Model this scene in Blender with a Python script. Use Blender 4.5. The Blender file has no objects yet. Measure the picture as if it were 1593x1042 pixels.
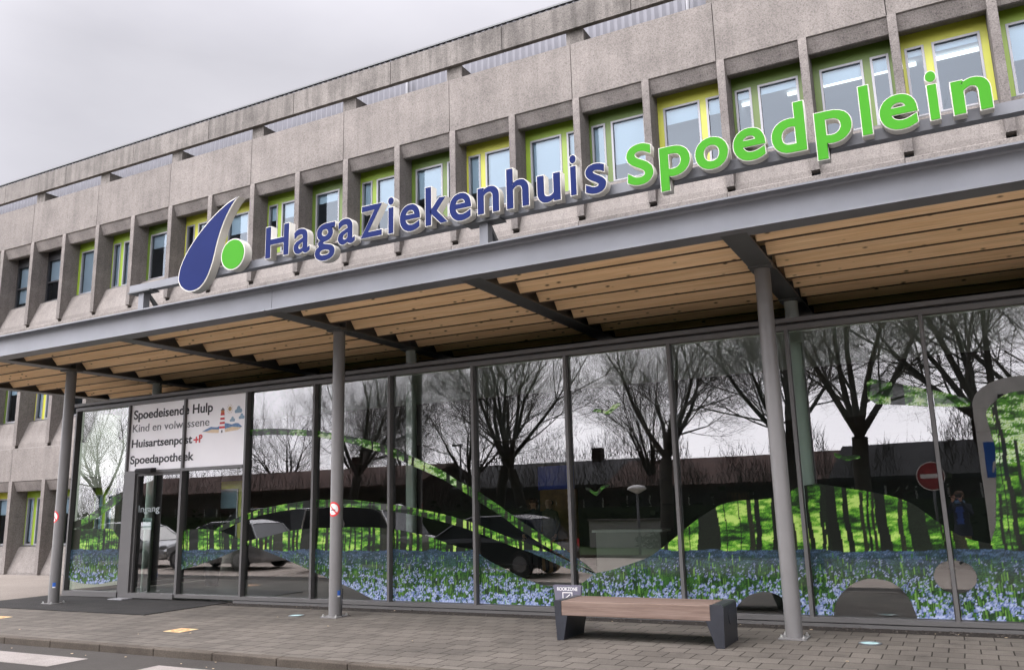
import bpy, bmesh, math, random
import numpy as np
from mathutils import Vector, Matrix, Euler

scene = bpy.context.scene
COL = scene.collection
R = math.radians
random.seed(7)
RNG = np.random.default_rng(7)

# ------------------------------------------------------------------ camera
F_PX, YAW, PITCH, ROLL, CAMD = 1300.93, 0.4806, 0.2019, -0.0262, 11.71
fw = Vector((-math.sin(YAW) * math.cos(PITCH), math.cos(YAW) * math.cos(PITCH), math.sin(PITCH)))
r0 = Vector((math.cos(YAW), math.sin(YAW), 0)); u0 = r0.cross(fw)
rt = math.cos(ROLL) * r0 + math.sin(ROLL) * u0
up = -math.sin(ROLL) * r0 + math.cos(ROLL) * u0
cd = bpy.data.cameras.new('camera'); cam = bpy.data.objects.new('camera', cd); COL.objects.link(cam)
cd.sensor_width = 36; cd.sensor_fit = 'HORIZONTAL'; cd.lens = F_PX / 1593 * 36
cd.clip_start = 0.02; cd.clip_end = 2000
cam.matrix_world = Matrix(((rt.x, up.x, -fw.x, 0), (rt.y, up.y, -fw.y, -CAMD), (rt.z, up.z, -fw.z, 1.6), (0, 0, 0, 1)))
scene.camera = cam

# ------------------------------------------------------------------ world and sun (overcast)
SUN_ELEV, SUN_ROT = R(48), R(208)
w = bpy.data.worlds.new('World'); scene.world = w; w.use_nodes = True
nt = w.node_tree; N = nt.nodes; L = nt.links
bg = N['Background']; bg.inputs['Strength'].default_value = 0.1
sky = N.new('ShaderNodeTexSky'); sky.sky_type = 'NISHITA'; sky.sun_disc = False
sky.sun_elevation = SUN_ELEV; sky.sun_rotation = SUN_ROT; sky.air_density = 1.2; sky.dust_density = 3
tc = N.new('ShaderNodeTexCoord')
n1 = N.new('ShaderNodeTexNoise'); n1.inputs['Scale'].default_value = 2.3; n1.inputs['Detail'].default_value = 5; n1.inputs['Roughness'].default_value = .55
mp = N.new('ShaderNodeMapping'); mp.inputs['Scale'].default_value = (1, 1, 2.2); mp.inputs['Location'].default_value = (.3, 1.7, .4)
L.new(tc.outputs['Generated'], mp.inputs[0]); L.new(mp.outputs[0], n1.inputs['Vector'])
cr = N.new('ShaderNodeValToRGB'); L.new(n1.outputs[0], cr.inputs[0])
cr.color_ramp.elements[0].position = .34; cr.color_ramp.elements[0].color = (.775, .755, .815, 1)
cr.color_ramp.elements[1].position = .68; cr.color_ramp.elements[1].color = (.915, .893, .95, 1)
sp = N.new('ShaderNodeSeparateXYZ'); L.new(tc.outputs['Generated'], sp.inputs[0])
mr = N.new('ShaderNodeMapRange'); L.new(sp.outputs['Z'], mr.inputs[0])
mr.inputs[1].default_value = 0.48; mr.inputs[2].default_value = 1; mr.inputs[3].default_value = 4.5; mr.inputs[4].default_value = 15.5
# the overcast is much brighter on the side of the hidden sun, behind the camera
dt = N.new('ShaderNodeVectorMath'); dt.operation = 'DOT_PRODUCT'; L.new(tc.outputs['Generated'], dt.inputs[0]); dt.inputs[1].default_value = (math.sin(SUN_ROT), math.cos(SUN_ROT), .0)
m2 = N.new('ShaderNodeMapRange'); m2.interpolation_type = 'SMOOTHSTEP'; L.new(dt.outputs['Value'], m2.inputs[0])
m2.inputs[1].default_value = -.1; m2.inputs[2].default_value = .75; m2.inputs[3].default_value = 1.0; m2.inputs[4].default_value = 7.0
ml = N.new('ShaderNodeMath'); ml.operation = 'MULTIPLY'; L.new(mr.outputs[0], ml.inputs[0]); L.new(m2.outputs[0], ml.inputs[1])
vm = N.new('ShaderNodeVectorMath'); vm.operation = 'SCALE'; L.new(cr.outputs[0], vm.inputs[0]); L.new(ml.outputs[0], vm.inputs['Scale'])
mx = N.new('ShaderNodeMix'); mx.data_type = 'RGBA'; mx.inputs[0].default_value = .93
L.new(sky.outputs[0], mx.inputs[6]); L.new(vm.outputs[0], mx.inputs[7]); L.new(mx.outputs[2], bg.inputs['Color'])
sd = bpy.data.lights.new('sun', 'SUN'); sd.energy = 0.7; sd.angle = R(25); sd.color = (1, .97, .93)
so = bpy.data.objects.new('sun', sd); COL.objects.link(so)
sdir = Vector((math.sin(SUN_ROT) * math.cos(SUN_ELEV), math.cos(SUN_ROT) * math.cos(SUN_ELEV), math.sin(SUN_ELEV)))
so.rotation_euler = sdir.to_track_quat('Z', 'Y').to_euler(); so.location = sdir * 60
vs = scene.view_settings; vs.view_transform = 'Standard'; vs.look = 'None'; vs.exposure = 0.9; vs.gamma = 1
scene.cycles.max_bounces = 8; scene.cycles.transparent_max_bounces = 16
scene.cycles.caustics_reflective = False; scene.cycles.caustics_refractive = False
scene.cycles.use_denoising = True

# ------------------------------------------------------------------ helpers
class MB:
    def __init__(s): s.v = []; s.f = []; s.m = []; s.mi = 0
    def add(s, vs, fs):
        o = len(s.v); s.v += [tuple(p) for p in vs]
        for f in fs: s.f.append([i + o for i in f]); s.m.append(s.mi)
        return s
    def box(s, x0, x1, y0, y1, z0, z1):
        return s.add([(x0, y0, z0), (x1, y0, z0), (x1, y1, z0), (x0, y1, z0), (x0, y0, z1), (x1, y0, z1), (x1, y1, z1), (x0, y1, z1)],
                     [(0, 3, 2, 1), (4, 5, 6, 7), (0, 1, 5, 4), (1, 2, 6, 5), (2, 3, 7, 6), (3, 0, 4, 7)])
    def prism(s, poly, a0, a1, axis='x'):
        """polygon of 2-D points extruded along an axis: x -> (y,z), y -> (x,z), z -> (x,y)"""
        n = len(poly); V = []
        for a in (a0, a1):
            for p, q in poly:
                V.append({'x': (a, p, q), 'y': (p, a, q), 'z': (p, q, a)}[axis])
        F = [list(range(n)), list(range(2 * n - 1, n - 1, -1))]
        F += [[i, (i + 1) % n, n + (i + 1) % n, n + i] for i in range(n)]
        return s.add(V, F)
    def tube(s, p0, p1, ra, rb=None, n=8, cap=True):
        rb = ra if rb is None else rb
        p0 = Vector(p0); p1 = Vector(p1); d = (p1 - p0).normalized()
        a = d.orthogonal().normalized(); b = d.cross(a)
        V = []
        for p, r in ((p0, ra), (p1, rb)):
            for i in range(n):
                t = 2 * math.pi * i / n; V.append(p + a * (r * math.cos(t)) + b * (r * math.sin(t)))
        F = [[i, (i + 1) % n, n + (i + 1) % n, n + i] for i in range(n)]
        if cap: F += [list(range(n - 1, -1, -1)), list(range(n, 2 * n))]
        return s.add(V, F)
    def lathe(s, prof, c=(0, 0, 0), n=24):
        """prof: (r, z) pairs from bottom to top"""
        V = []; F = []; m = len(prof)
        for r, z in prof:
            for i in range(n):
                t = 2 * math.pi * i / n; V.append((c[0] + r * math.cos(t), c[1] + r * math.sin(t), c[2] + z))
        for j in range(m - 1):
            for i in range(n): F.append([j * n + i, j * n + (i + 1) % n, (j + 1) * n + (i + 1) % n, (j + 1) * n + i])
        F.append(list(range(n - 1, -1, -1))); F.append(list(range((m - 1) * n, m * n)))
        return s.add(V, F)
    def ball(s, c, r, n=10, k=7):
        rx, ry, rz = r if isinstance(r, (tuple, list)) else (r, r, r)
        V = [(c[0], c[1], c[2] - rz)]; F = []
        for j in range(1, k):
            ph = -math.pi / 2 + math.pi * j / k
            for i in range(n):
                t = 2 * math.pi * i / n
                V.append((c[0] + rx * math.cos(ph) * math.cos(t), c[1] + ry * math.cos(ph) * math.sin(t), c[2] + rz * math.sin(ph)))
        V.append((c[0], c[1], c[2] + rz)); top = len(V) - 1
        for i in range(n): F.append([0, 1 + (i + 1) % n, 1 + i])
        for j in range(k - 2):
            for i in range(n): F.append([1 + j * n + i, 1 + j * n + (i + 1) % n, 1 + (j + 1) * n + (i + 1) % n, 1 + (j + 1) * n + i])
        for i in range(n): F.append([1 + (k - 2) * n + i, 1 + (k - 2) * n + (i + 1) % n, top])
        return s.add(V, F)
    def mesh(s, name, mats, smooth=False):
        me = bpy.data.meshes.new(name); me.from_pydata(s.v, [], s.f)
        for m in (mats if isinstance(mats, (list, tuple)) else [mats]): me.materials.append(m)
        me.polygons.foreach_set('material_index', s.m)
        if smooth: me.polygons.foreach_set('use_smooth', [True] * len(s.f))
        me.update(); return me
    def build(s, name, mats, parent=None, smooth=False, loc=None):
        return link(name, s.mesh(name, mats, smooth), parent, loc)

def link(name, data, parent=None, loc=None):
    o = bpy.data.objects.new(name, data); COL.objects.link(o)
    if parent is not None: o.parent = parent
    if loc is not None: o.location = loc
    return o
def tag(o, label=None, cat=None, group=None, kind=None):
    if label: o['label'] = label
    if cat: o['category'] = cat
    if group: o['group'] = group
    if kind: o['kind'] = kind
    return o
def thing(name, label, cat, loc=(0, 0, 0), rz=0, group=None):
    o = link(name, None); o.location = loc; o.rotation_euler = (0, 0, rz); o.empty_display_size = .2
    return tag(o, label, cat, group)
def struct(name, mb, m, smooth=False):
    return tag(mb.build(name, m, None, smooth), kind='structure')
def children(o): return [c for c in bpy.data.objects if c.parent == o]
def dup_tree(o, parent=None):
    c = o.copy(); COL.objects.link(c)
    if parent is not None: c.parent = parent
    for ch in list(o.children): dup_tree(ch, c)
    return c
def bevel(o, wd, seg=2):
    b = o.modifiers.new('bevel', 'BEVEL'); b.width = wd; b.segments = seg; b.limit_method = 'ANGLE'; b.angle_limit = R(40); return o

# ------------------------------------------------------------------ materials
class NT:
    def __init__(s, name):
        s.m = bpy.data.materials.new(name); s.m.use_nodes = True; s.t = s.m.node_tree
        s.b = s.t.nodes['Principled BSDF']; s.out = s.t.nodes['Material Output']
    def n(s, typ, **kw):
        o = s.t.nodes.new('ShaderNode' + typ)
        for k, v in kw.items(): setattr(o, k, v)
        return o
    def l(s, a, b): s.t.links.new(a, b)
    def coords(s, scale=(1, 1, 1), rnd=False, kind='Object'):
        tc = s.n('TexCoord'); m = s.n('Mapping'); m.inputs['Scale'].default_value = scale
        src = tc.outputs[kind]
        if rnd:
            oi = s.n('ObjectInfo'); sc = s.n('VectorMath', operation='SCALE'); sc.inputs[0].default_value = (37, 91, 53)
            s.l(oi.outputs['Random'], sc.inputs['Scale']); ad = s.n('VectorMath', operation='ADD')
            s.l(src, ad.inputs[0]); s.l(sc.outputs[0], ad.inputs[1]); src = ad.outputs[0]
        s.l(src, m.inputs[0]); return m.outputs[0]
    def noise(s, vec, scale, detail=4, rough=.55):
        n = s.n('TexNoise'); n.inputs['Scale'].default_value = scale; n.inputs['Detail'].default_value = detail
        n.inputs['Roughness'].default_value = rough; s.l(vec, n.inputs['Vector']); return n.outputs[0]
    def voro(s, vec, scale, out='Distance', feature='F1'):
        n = s.n('TexVoronoi', feature=feature); n.inputs['Scale'].default_value = scale; s.l(vec, n.inputs['Vector']); return n.outputs[out]
    def ramp(s, fac, *stops):
        r = s.n('ValToRGB'); e = r.color_ramp.elements
        while len(e) < len(stops): e.new(.5)
        for el, (p, c) in zip(e, stops):
            el.position = p; el.color = tuple(c) + (1,) if isinstance(c, (tuple, list)) else (c, c, c, 1)
        s.l(fac, r.inputs[0]); return r.outputs[0]
    def mix(s, fac, a, b, mode='MIX'):
        m = s.n('Mix', data_type='RGBA', blend_type=mode)
        for sock, v in ((m.inputs[0], fac), (m.inputs[6], a), (m.inputs[7], b)):
            if hasattr(v, 'is_linked'): s.l(v, sock)
            else: sock.default_value = v if isinstance(v, (int, float)) else tuple(v) + (1,)
        return m.outputs[2]
    def base(s, c):
        if hasattr(c, 'is_linked'): s.l(c, s.b.inputs['Base Color'])
        else: s.b.inputs['Base Color'].default_value = tuple(c) + (1,)
    def bump(s, h, strength=.3, dist=.01):
        b = s.n('Bump'); b.inputs['Strength'].default_value = strength; b.inputs['Distance'].default_value = dist
        s.l(h, b.inputs['Height']); s.l(b.outputs[0], s.b.inputs['Normal'])
    def set(s, rough=.5, metal=0, spec=.5):
        s.b.inputs['Roughness'].default_value = rough; s.b.inputs['Metallic'].default_value = metal
        s.b.inputs['Specular IOR Level'].default_value = spec; return s.m

def paint(name, col, rough=.45, metal=0, var=.12, scale=3, bump=0, spec=.5, bscale=40):
    t = NT(name); v = t.coords()
    k = t.ramp(t.noise(v, scale, 5), (.3, 1 - var), (.7, 1 + var))
    t.base(t.mix(1, tuple(col), k, 'MULTIPLY'))
    if bump: t.bump(t.noise(v, bscale, 3), bump, .004)
    return t.set(rough, metal, spec)

def concrete(name, col, dirt=.35, agg=1.0, streak=.2, bump=.55):
    t = NT(name); v = t.coords()
    c = t.mix(t.ramp(t.noise(v, 1.3, 6, .6), (.3, 0.), (.72, 1.)), [x * .86 for x in col], [min(1, x * 1.1) for x in col])
    sv = t.coords((5, 5, .35))
    st = t.ramp(t.noise(sv, 1.1, 5, .6), (.38, 1 - streak), (.58, 1.02))
    c = t.mix(1, c, st, 'MULTIPLY')
    g = t.ramp(t.noise(v, 42, 4, .75), (.33, 1 - .40 * agg), (.5, 1.0), (.68, 1 + .22 * agg))
    c = t.mix(1, c, g, 'MULTIPLY')
    pv = t.coords((1, 1, .6))
    pits = t.ramp(t.voro(pv, 11), (.05, .35), (.13, 1.0))
    big = t.ramp(t.noise(v, 1.7, 2), (.36, 0.), (.55, 1.))
    c = t.mix(big, c, t.mix(1, c, pits, 'MULTIPLY'))
    oi = t.n('ObjectInfo'); c = t.mix(1, c, t.ramp(oi.outputs['Random'], (0., .90), (1., 1.07)), 'MULTIPLY')
    if dirt:
        d = t.ramp(t.noise(v, .9, 8, .72), (.46, 1.), (.72, 1 - dirt))
        c = t.mix(1, c, d, 'MULTIPLY')
    t.base(c)
    t.bump(t.noise(v, 30, 5, .75), bump, .02)
    return t.set(.9, 0, .25)

M = {}
M['concrete'] = concrete('precast_concrete', (.207, .187, .170), .22, 1.1, .10, .8)
M['concrete_fin'] = concrete('fin_concrete', (.205, .185, .170), .3, 1.25, .15, .7)
M['concrete_hood'] = concrete('hood_concrete', (.205, .185, .17), .35, 1.3, .1, .75)
M['concrete_weathered'] = concrete('weathered_concrete', (.19, .174, .158), .45, 1.2, .3, .6)
M['steel'] = paint('grey_painted_steel', (.148, .155, .170), .42, 0, .11, 1.6)
M['steel_dark'] = paint('dark_and_shaded_steel', (.085, .09, .092), .42, 0, .1, 2)
M['column_grey'] = paint('column_grey_paint', (.155, .151, .147), .4, 0, .07, 2)
M['frame'] = paint('window_frame_grey', (.10, .097, .094), .42, 0, .06, 2)
M['frame_light'] = paint('grey_aluminium', (.27, .27, .28), .4, .2, .06, 3)
M['black'] = paint('matt_black', (.012, .012, .013), .6, 0, .2, 5)
M['black_frame'] = paint('old_black_frame', (.02, .02, .022), .45, 0, .2, 5)
M['yellow'] = paint('yellow_green_panel', (.42, .43, .045), .45, 0, .04, 2)
M['lime'] = paint('lime_green_panel', (.20, .30, .02), .45, 0, .05, 2)
M['olive'] = paint('olive_green_panel', (.085, .14, .016), .45, 0, .06, 2)
M['white'] = paint('white_paint', (.74, .73, .71), .5, 0, .04, 4)
M['offwhite'] = paint('aged_white_acrylic', (.55, .535, .48), .4, 0, .06, 3)
M['blue_face'] = paint('blue_acrylic', (.011, .019, .088), .6, 0, .05, 2, 0, .06)
M['green_face'] = paint('green_acrylic', (.052, .25, .02), .6, 0, .04, 2, 0, .06)
M['panel_white'] = paint('white_sign_film', (.88, .865, .875), .35, 0, .02, 2)
M['ink'] = paint('black_lettering', (.014, .013, .016), .5, 0, .05, 4)
M['ink_grey'] = paint('grey_lettering', (.11, .11, .12), .5, 0, .05, 4)
M['red'] = paint('red_print', (.62, .025, .03), .45, 0, .05, 4)
M['sea'] = paint('dune_blue_print', (.10, .22, .42), .5, 0, .25, 30)
M['sand'] = paint('sand_print', (.72, .56, .36), .5, 0, .12, 30)
M['orange'] = paint('orange_print', (.55, .17, .06), .7, 0, .2, 20)
M['yellow_print'] = paint('yellow_print', (.55, .40, .20), .7, 0, .25, 20)
M['cloud_blue'] = paint('cloud_print', (.25, .38, .50), .5, 0, .2, 40)
M['screen'] = paint('corrugated_screen', (.11, .11, .124), .35, .1, .08, 4)
M['anthracite'] = paint('anthracite_powder_coat', (.020, .022, .028), .42, 0, .15, 6, .1)
M['room'] = paint('room_wall', (.40, .45, .50), .8, 0, .05, 1)
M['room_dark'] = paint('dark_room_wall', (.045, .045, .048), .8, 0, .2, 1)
M['ceiling'] = paint('white_ceiling', (.82, .84, .80), .8, 0, .03, 1)
M['lobby_floor'] = paint('lobby_floor', (.19, .185, .175), .35, 0, .15, 1)
M['inner_col'] = paint('pale_column', (.50, .53, .50), .5, 0, .04, 2)
M['blind'] = paint('pale_blue_blind', (.60, .72, .80), .8, 0, .03, 1)
M['walnut'] = paint('reception_wood', (.22, .11, .035), .5, 0, .25, 6)
M['blue_panel'] = paint('blue_panel', (.03, .06, .50), .4, 0, .05, 2)
M['asphalt_roof'] = paint('roofing_felt', (.05, .05, .05), .9, 0, .2, 3)
M['chrome'] = paint('galvanised_bolt', (.62, .62, .6), .35, .8, .1, 20)
M['uplight_glass'] = paint('frosted_uplight_glass', (.40, .60, .60), .15, 0, .06, 10)

def emit(name, col, s):
    t = NT(name); t.b.inputs['Emission Color'].default_value = col + (1,); t.b.inputs['Emission Strength'].default_value = s
    t.base(col); return t.set(.5)
M['tube'] = emit('fluorescent_tube', (1, .97, .88), .9)

def glass(name, tint, refl, base_refl, gl=(1, 1, 1)):
    """coated double glazing: a see-through tint under a mirror layer that grows towards grazing angles"""
    t = NT(name); t.t.nodes.remove(t.b)
    tr = t.n('BsdfTransparent'); tr.inputs[0].default_value = tint + (1,)
    g = t.n('BsdfGlossy'); g.inputs['Roughness'].default_value = 0.0; g.inputs[0].default_value = gl + (1,)
    v = t.coords((1, 1, 1)); b = t.n('Bump'); b.inputs['Strength'].default_value = .018; b.inputs['Distance'].default_value = .02
    t.l(t.noise(v, .9, 1), b.inputs['Height']); t.l(b.outputs[0], g.inputs['Normal'])
    f = t.n('Fresnel'); f.inputs[0].default_value = 1.5
    ma = t.n('Math', operation='MULTIPLY_ADD'); t.l(f.outputs[0], ma.inputs[0]); ma.inputs[1].default_value = refl; ma.inputs[2].default_value = base_refl
    ma.use_clamp = True
    mx = t.n('MixShader'); t.l(ma.outputs[0], mx.inputs[0]); t.l(tr.outputs[0], mx.inputs[1]); t.l(g.outputs[0], mx.inputs[2])
    t.l(mx.outputs[0], t.out.inputs[0]); return t.m
M['glass'] = glass('coated_shopfront_glass', (.86, .97, .90), 1.7, .105)
M['glass_up'] = glass('coated_window_glass', (.74, .82, .86), 1.0, .052, (.80, .91, 1))
M['glass_plain'] = glass('plain_glass', (.5, .52, .52), 1.0, .04)

def wood(name, a, b, axis=(.35, 6, 6), knots=True, rough=.65, spec=.3):
    t = NT(name); v = t.coords(axis, True)
    c = t.mix(t.ramp(t.noise(v, 3.2, 6, .65), (.3, 0.), (.7, 1.)), a, b)
    gr = t.ramp(t.noise(t.coords((axis[0] * .6, axis[1] * 6, axis[2] * 6), True), 4, 3, .6), (.35, .82), (.65, 1.08))
    c = t.mix(1, c, gr, 'MULTIPLY')
    if knots:
        k = t.ramp(t.voro(t.coords((1.1, 2.6, 2.6), True), 3.4), (.06, .12), (.12, .62), (.17, 1.0))
        c = t.mix(1, c, k, 'MULTIPLY')
    oi = t.n('ObjectInfo'); rr = t.ramp(oi.outputs['Random'], (0., .9), (1., 1.1)); c = t.mix(1, c, rr, 'MULTIPLY')
    t.base(c); t.bump(t.noise(v, 20, 3), .15, .004); return t.set(rough, 0, spec)
M['larch'] = wood('larch_joist', (.76, .52, .285), (.90, .67, .42))
M['joist_shade'] = paint('joist_underside_shade', (.06, .035, .018), .8, 0, .2, 6)  # shade below each joist, put into the colour of its bottom face
M['bench_wood'] = wood('weathered_hardwood', (.118, .079, .061), (.20, .145, .118), (.5, 7, 7), False, .7)

def pavers():
    t = NT('concrete_pavers'); tc = t.n('TexCoord')
    br = t.n('TexBrick'); br.offset = .5; br.inputs['Scale'].default_value = 1; br.inputs['Brick Width'].default_value = .3; br.inputs['Row Height'].default_value = .3
    br.inputs['Mortar Size'].default_value = .008; br.inputs['Mortar Smooth'].default_value = .3; br.inputs['Bias'].default_value = 0
    br.inputs['Color1'].default_value = (.092, .081, .068, 1); br.inputs['Color2'].default_value = (.118, .104, .088, 1); br.inputs['Mortar'].default_value = (.022, .017, .013, 1)
    wv = t.n('VectorMath', operation='ADD'); ns = t.n('TexNoise'); ns.inputs['Scale'].default_value = 1.7
    sc = t.n('VectorMath', operation='SCALE'); sc.inputs['Scale'].default_value = .018
    t.l(tc.outputs['Object'], ns.inputs['Vector']); t.l(ns.outputs['Color'], sc.inputs[0]); t.l(tc.outputs['Object'], wv.inputs[0]); t.l(sc.outputs[0], wv.inputs[1])
    t.l(wv.outputs[0], br.inputs['Vector'])
    v = tc.outputs['Object']
    st = t.ramp(t.noise(v, .55, 8, .65), (.3, .62), (.5, .98), (.72, 1.22))
    st = t.mix(1, st, t.ramp(t.noise(v, 2.3, 6, .7), (.32, .70), (.46, 1.)), 'MULTIPLY')
    c = t.mix(1, br.outputs['Color'], st, 'MULTIPLY')
    c = t.mix(1, c, t.ramp(t.noise(v, 60, 2), (.3, .85), (.7, 1.12)), 'MULTIPLY')
    sp = t.ramp(t.voro(v, 3.1), (.02, .45), (.05, 1.))          # old chewing gum and drip marks
    c = t.mix(.5, c, t.mix(1, c, sp, 'MULTIPLY'))
    t.base(c)
    h = t.mix(.7, br.outputs['Fac'], t.noise(v, 40, 4)); inv = t.n('Invert'); t.l(br.outputs['Fac'], inv.inputs[1])
    hh = t.mix(.12, inv.outputs[0], t.noise(v, 45, 4)); t.bump(hh, .5, .012)
    return t.set(.82, 0, .3)
M['pavers'] = pavers()

def ground_mat(name, a, b, s1, s2, rough=.9, bump=.4, bs=120, spec=.3):
    t = NT(name); v = t.coords()
    c = t.mix(t.ramp(t.noise(v, s1, 7, .65), (.3, 0.), (.7, 1.)), a, b)
    c = t.mix(1, c, t.ramp(t.noise(v, s2, 2, .8), (.3, .72), (.7, 1.25)), 'MULTIPLY')
    t.base(c); t.bump(t.noise(v, bs, 3, .7), bump, .008); return t.set(rough, 0, spec)
M['asphalt'] = ground_mat('asphalt', (.034, .030, .026), (.053, .048, .042), .6, 110)
M['bounce_paving'] = ground_mat('bounce_paving', (.40, .345, .30), (.48, .42, .365), .7, 40)
M['kerb'] = ground_mat('kerb_concrete', (.045, .036, .028), (.10, .084, .066), 1.2, 60)
M['slab'] = ground_mat('pale_slabs', (.165, .142, .121), (.205, .179, .154), .5, 40)
M['gravel'] = ground_mat('dark_gravel', (.010, .008, .0065), (.038, .031, .025), 26, 70, .95, 1, 60)
M['mat_black'] = ground_mat('black_rubber', (.012, .0115, .011), (.028, .026, .024), 2.5, 90, .75, .5, 90)
M['marking'] = ground_mat('worn_white_marking', (.20, .18, .163), (.27, .245, .225), 2, 80)
M['lawn'] = ground_mat('lawn_grass', (.022, .045, .012), (.055, .095, .02), 2, 60, .95, .8, 70)
M['earth'] = ground_mat('far_ground', (.05, .05, .035), (.09, .085, .06), .1, 3)
M['bark'] = ground_mat('bark', (.030, .026, .021), (.07, .06, .048), 3, 20)
M['twig'] = paint('twigs', (.085, .074, .066), .9, 0, .2, 2)
M['hedge'] = ground_mat('hedge_leaves', (.010, .018, .007), (.035, .055, .015), 8, 40)
M['brickwall'] = ground_mat('dark_brick', (.034, .02, .016), (.06, .034, .028), 1, 30)
M['rooftile'] = ground_mat('red_roof_tiles', (.055, .03, .024), (.10, .05, .038), 1.2, 22)
M['rooftile_grey'] = ground_mat('grey_roof_tiles', (.03, .03, .033), (.055, .055, .06), 1.2, 22)
M['render'] = paint('pale_render', (.45, .44, .41), .85, 0, .08, 2)

# ------------------------------------------------------------------ ground
WX0, WX1 = -60, 30
g = MB(); g.add([(-600, -600, -.16), (600, -600, -.16), (600, 600, -.16), (-600, 600, -.16)], [(0, 1, 2, 3)]); struct('ground', g, M['earth'])
g = MB(); g.box(WX0, WX1, -4.06, 12, -.15, 0); struct('pavement', g, M['pavers'])
g = MB(); g.box(WX0, WX1, -5.9, -4.19, -.155, -.085); struct('road', g, M['asphalt'])
g = MB(); g.box(WX0, WX1, -14.2, -5.9, -.155, -.088); struct('bounce_ground', g, M['bounce_paving'])  # pale ground out of direct view, added to bounce light onto the joists
kb = MB(); x = WX0
while x < WX1:
    kb.box(x + .004, x + .996, -4.20, -4.063, -.15, .004); x += 1.0
ko = kb.build('kerb', M['kerb']); bevel(ko, .012); tag(ko, kind='structure')
g = MB(); g.box(WX0, WX1, -30, -14.35, -.15, -.02); struct('verge', g, M['lawn'])
kb = MB(); kb.box(WX0, WX1, -14.35, -14.2, -.15, .01); struct('far_kerb', kb, M['kerb'])
g = MB(); g.box(WX0, -17.34, -1.85, 4.03, -.05, .006); struct('pale_paving', g, M['slab'])
g = MB(); g.box(-12.05, 12, -.335, -.012, -.03, .003); struct('gravel_strip', g, M['gravel'])
for i, (xa, xb, ya, yb) in enumerate([(-13.4, -9.63, -5.15, -4.62), (-8.38, -5.3, -5.15, -4.63), (-4.2, -1.2, -5.15, -4.63)]):
    g = MB(); g.add([(xa, ya, -.081), (xb, ya, -.081), (xb, yb, -.081), (xa, yb, -.081)], [(0, 1, 2, 3)]); struct('road_marking', g, M['marking'])
# pebbles and litter lying in the gravel strip
pb = MB()
for i in range(420):
    s = random.uniform(.008, .022); pb.ball((random.uniform(-12, 3), random.uniform(-.31, -.04), s * .4), (s, s * random.uniform(.6, 1), s * .6), 5, 4)
M['pebble'] = paint('pebbles', (.05, .043, .036), .9, 0, .5, 30)
tag(pb.build('gravel_stones', M['pebble']), kind='stuff')
pb = MB()
for i in range(46):
    s = random.uniform(.006, .016)
    yy = random.choice([random.uniform(-.33, -.1), random.uniform(-3.9, -.5), random.uniform(-4.6, -4.22)])
    pb.ball((random.uniform(-16, 1), yy, (-.08 if yy < -4.2 else .004)), (s * 1.4, s, s * .35), 5, 4)
tag(pb.build('fallen_leaves', paint('dry_leaf_litter', (.38, .30, .20), .9, 0, .3, 30)), kind='stuff')
# entrance mat with a jagged cut edge on its right side
poly = [(-17.33, -1.84), (-12.12, -1.82)]
yy = -1.80
while yy < -.40:
    poly += [(-12.10, yy), (-12.16, yy + .03)]; yy += .06
poly += [(-12.11, -.36), (-12.11, -.02), (-17.33, -.02)]
mt = MB(); mt.prism(poly, .002, .014, 'z')
tag(mt.build('entrance_mat', M['mat_black']), 'black rubber surface laid in front of the entrance door', 'mat')

# ------------------------------------------------------------------ concrete hospital building
FX0, FW, BY = -25.639, 1.5899, 4.034
FB = .155
WPY = BY + .5
K0, K1 = -7, 22
def fx(k): return FX0 + k * FW
bld = thing('hospital_building', 'long concrete hospital building with fins and green window frames behind the canopy', 'building', (FX0, BY, 0))
BL = (-FX0, -BY, 0)
def bpart(mb, name, mats, parent=bld): return mb.build(name, mats, parent, loc=BL if parent is bld else None)
# parapet panels, two bays each
for k in range(K0 - 1, K1, 2):
    xa, xb = fx(k) + .008, fx(k + 2) - .008
    m = MB(); m.prism([(BY, 10.33), (BY + .03, 10.315), (BY + .42, 10.315), (BY + .42, 11.65), (BY, 11.65)], xa, xb); bpart(m, 'parapet_panel', M['concrete'])
    m = MB(); m.prism([(BY + .02, 12.04), (BY + .15, 12.04), (BY + .19, 12.64), (BY + .02, 12.66)], xa + 1.45, xb + 1.45); bpart(m, 'coping_beam', M['concrete_weathered'])
    m = MB(); m.box(xa - .15, xa + .27, BY + .14, BY + .62, 11.65, 12.04); bpart(m, 'coping_post', M['concrete_weathered'])
# corrugated screen behind the slot
m = MB(); V = []; F = []
xs = np.arange(fx(K0) - 2, fx(K1), .09)
for i, x in enumerate(xs):
    y = BY + 1.15 + (.035 if i % 2 else 0); V += [(x, y, 11.3), (x, y, 13.50)]
for i in range(len(xs) - 1): F.append([2 * i, 2 * i + 2, 2 * i + 3, 2 * i + 1])
m.add(V, F); bpart(m, 'roof_screen', M['screen'])
m = MB(); m.box(fx(K0) - 2, fx(K1), BY + 1.12, BY + 1.22, 13.50, 13.545); bpart(m, 'screen_backlit_edge', M['steel_dark'])  # added strip: backlit look of the screen top put into a dark colour
for x in (-23.4, -11.6, -4.1): 
    m = MB(); m.tube((x, BY + .95, 11.6), (x, BY + .95, 12.75), .045); bpart(m, 'roof_pipe', M['frame_light'])
m = MB(); m.box(fx(K0) - 2, fx(K1), BY + .42, 16, 11.2, 11.4); bpart(m, 'roof', M['asphalt_roof'])
m = MB(); m.box(fx(K0) - 2, fx(K1), BY + .3, BY + .415, 10.33, 11.6); bpart(m, 'joint_backing', M['black'])
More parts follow.
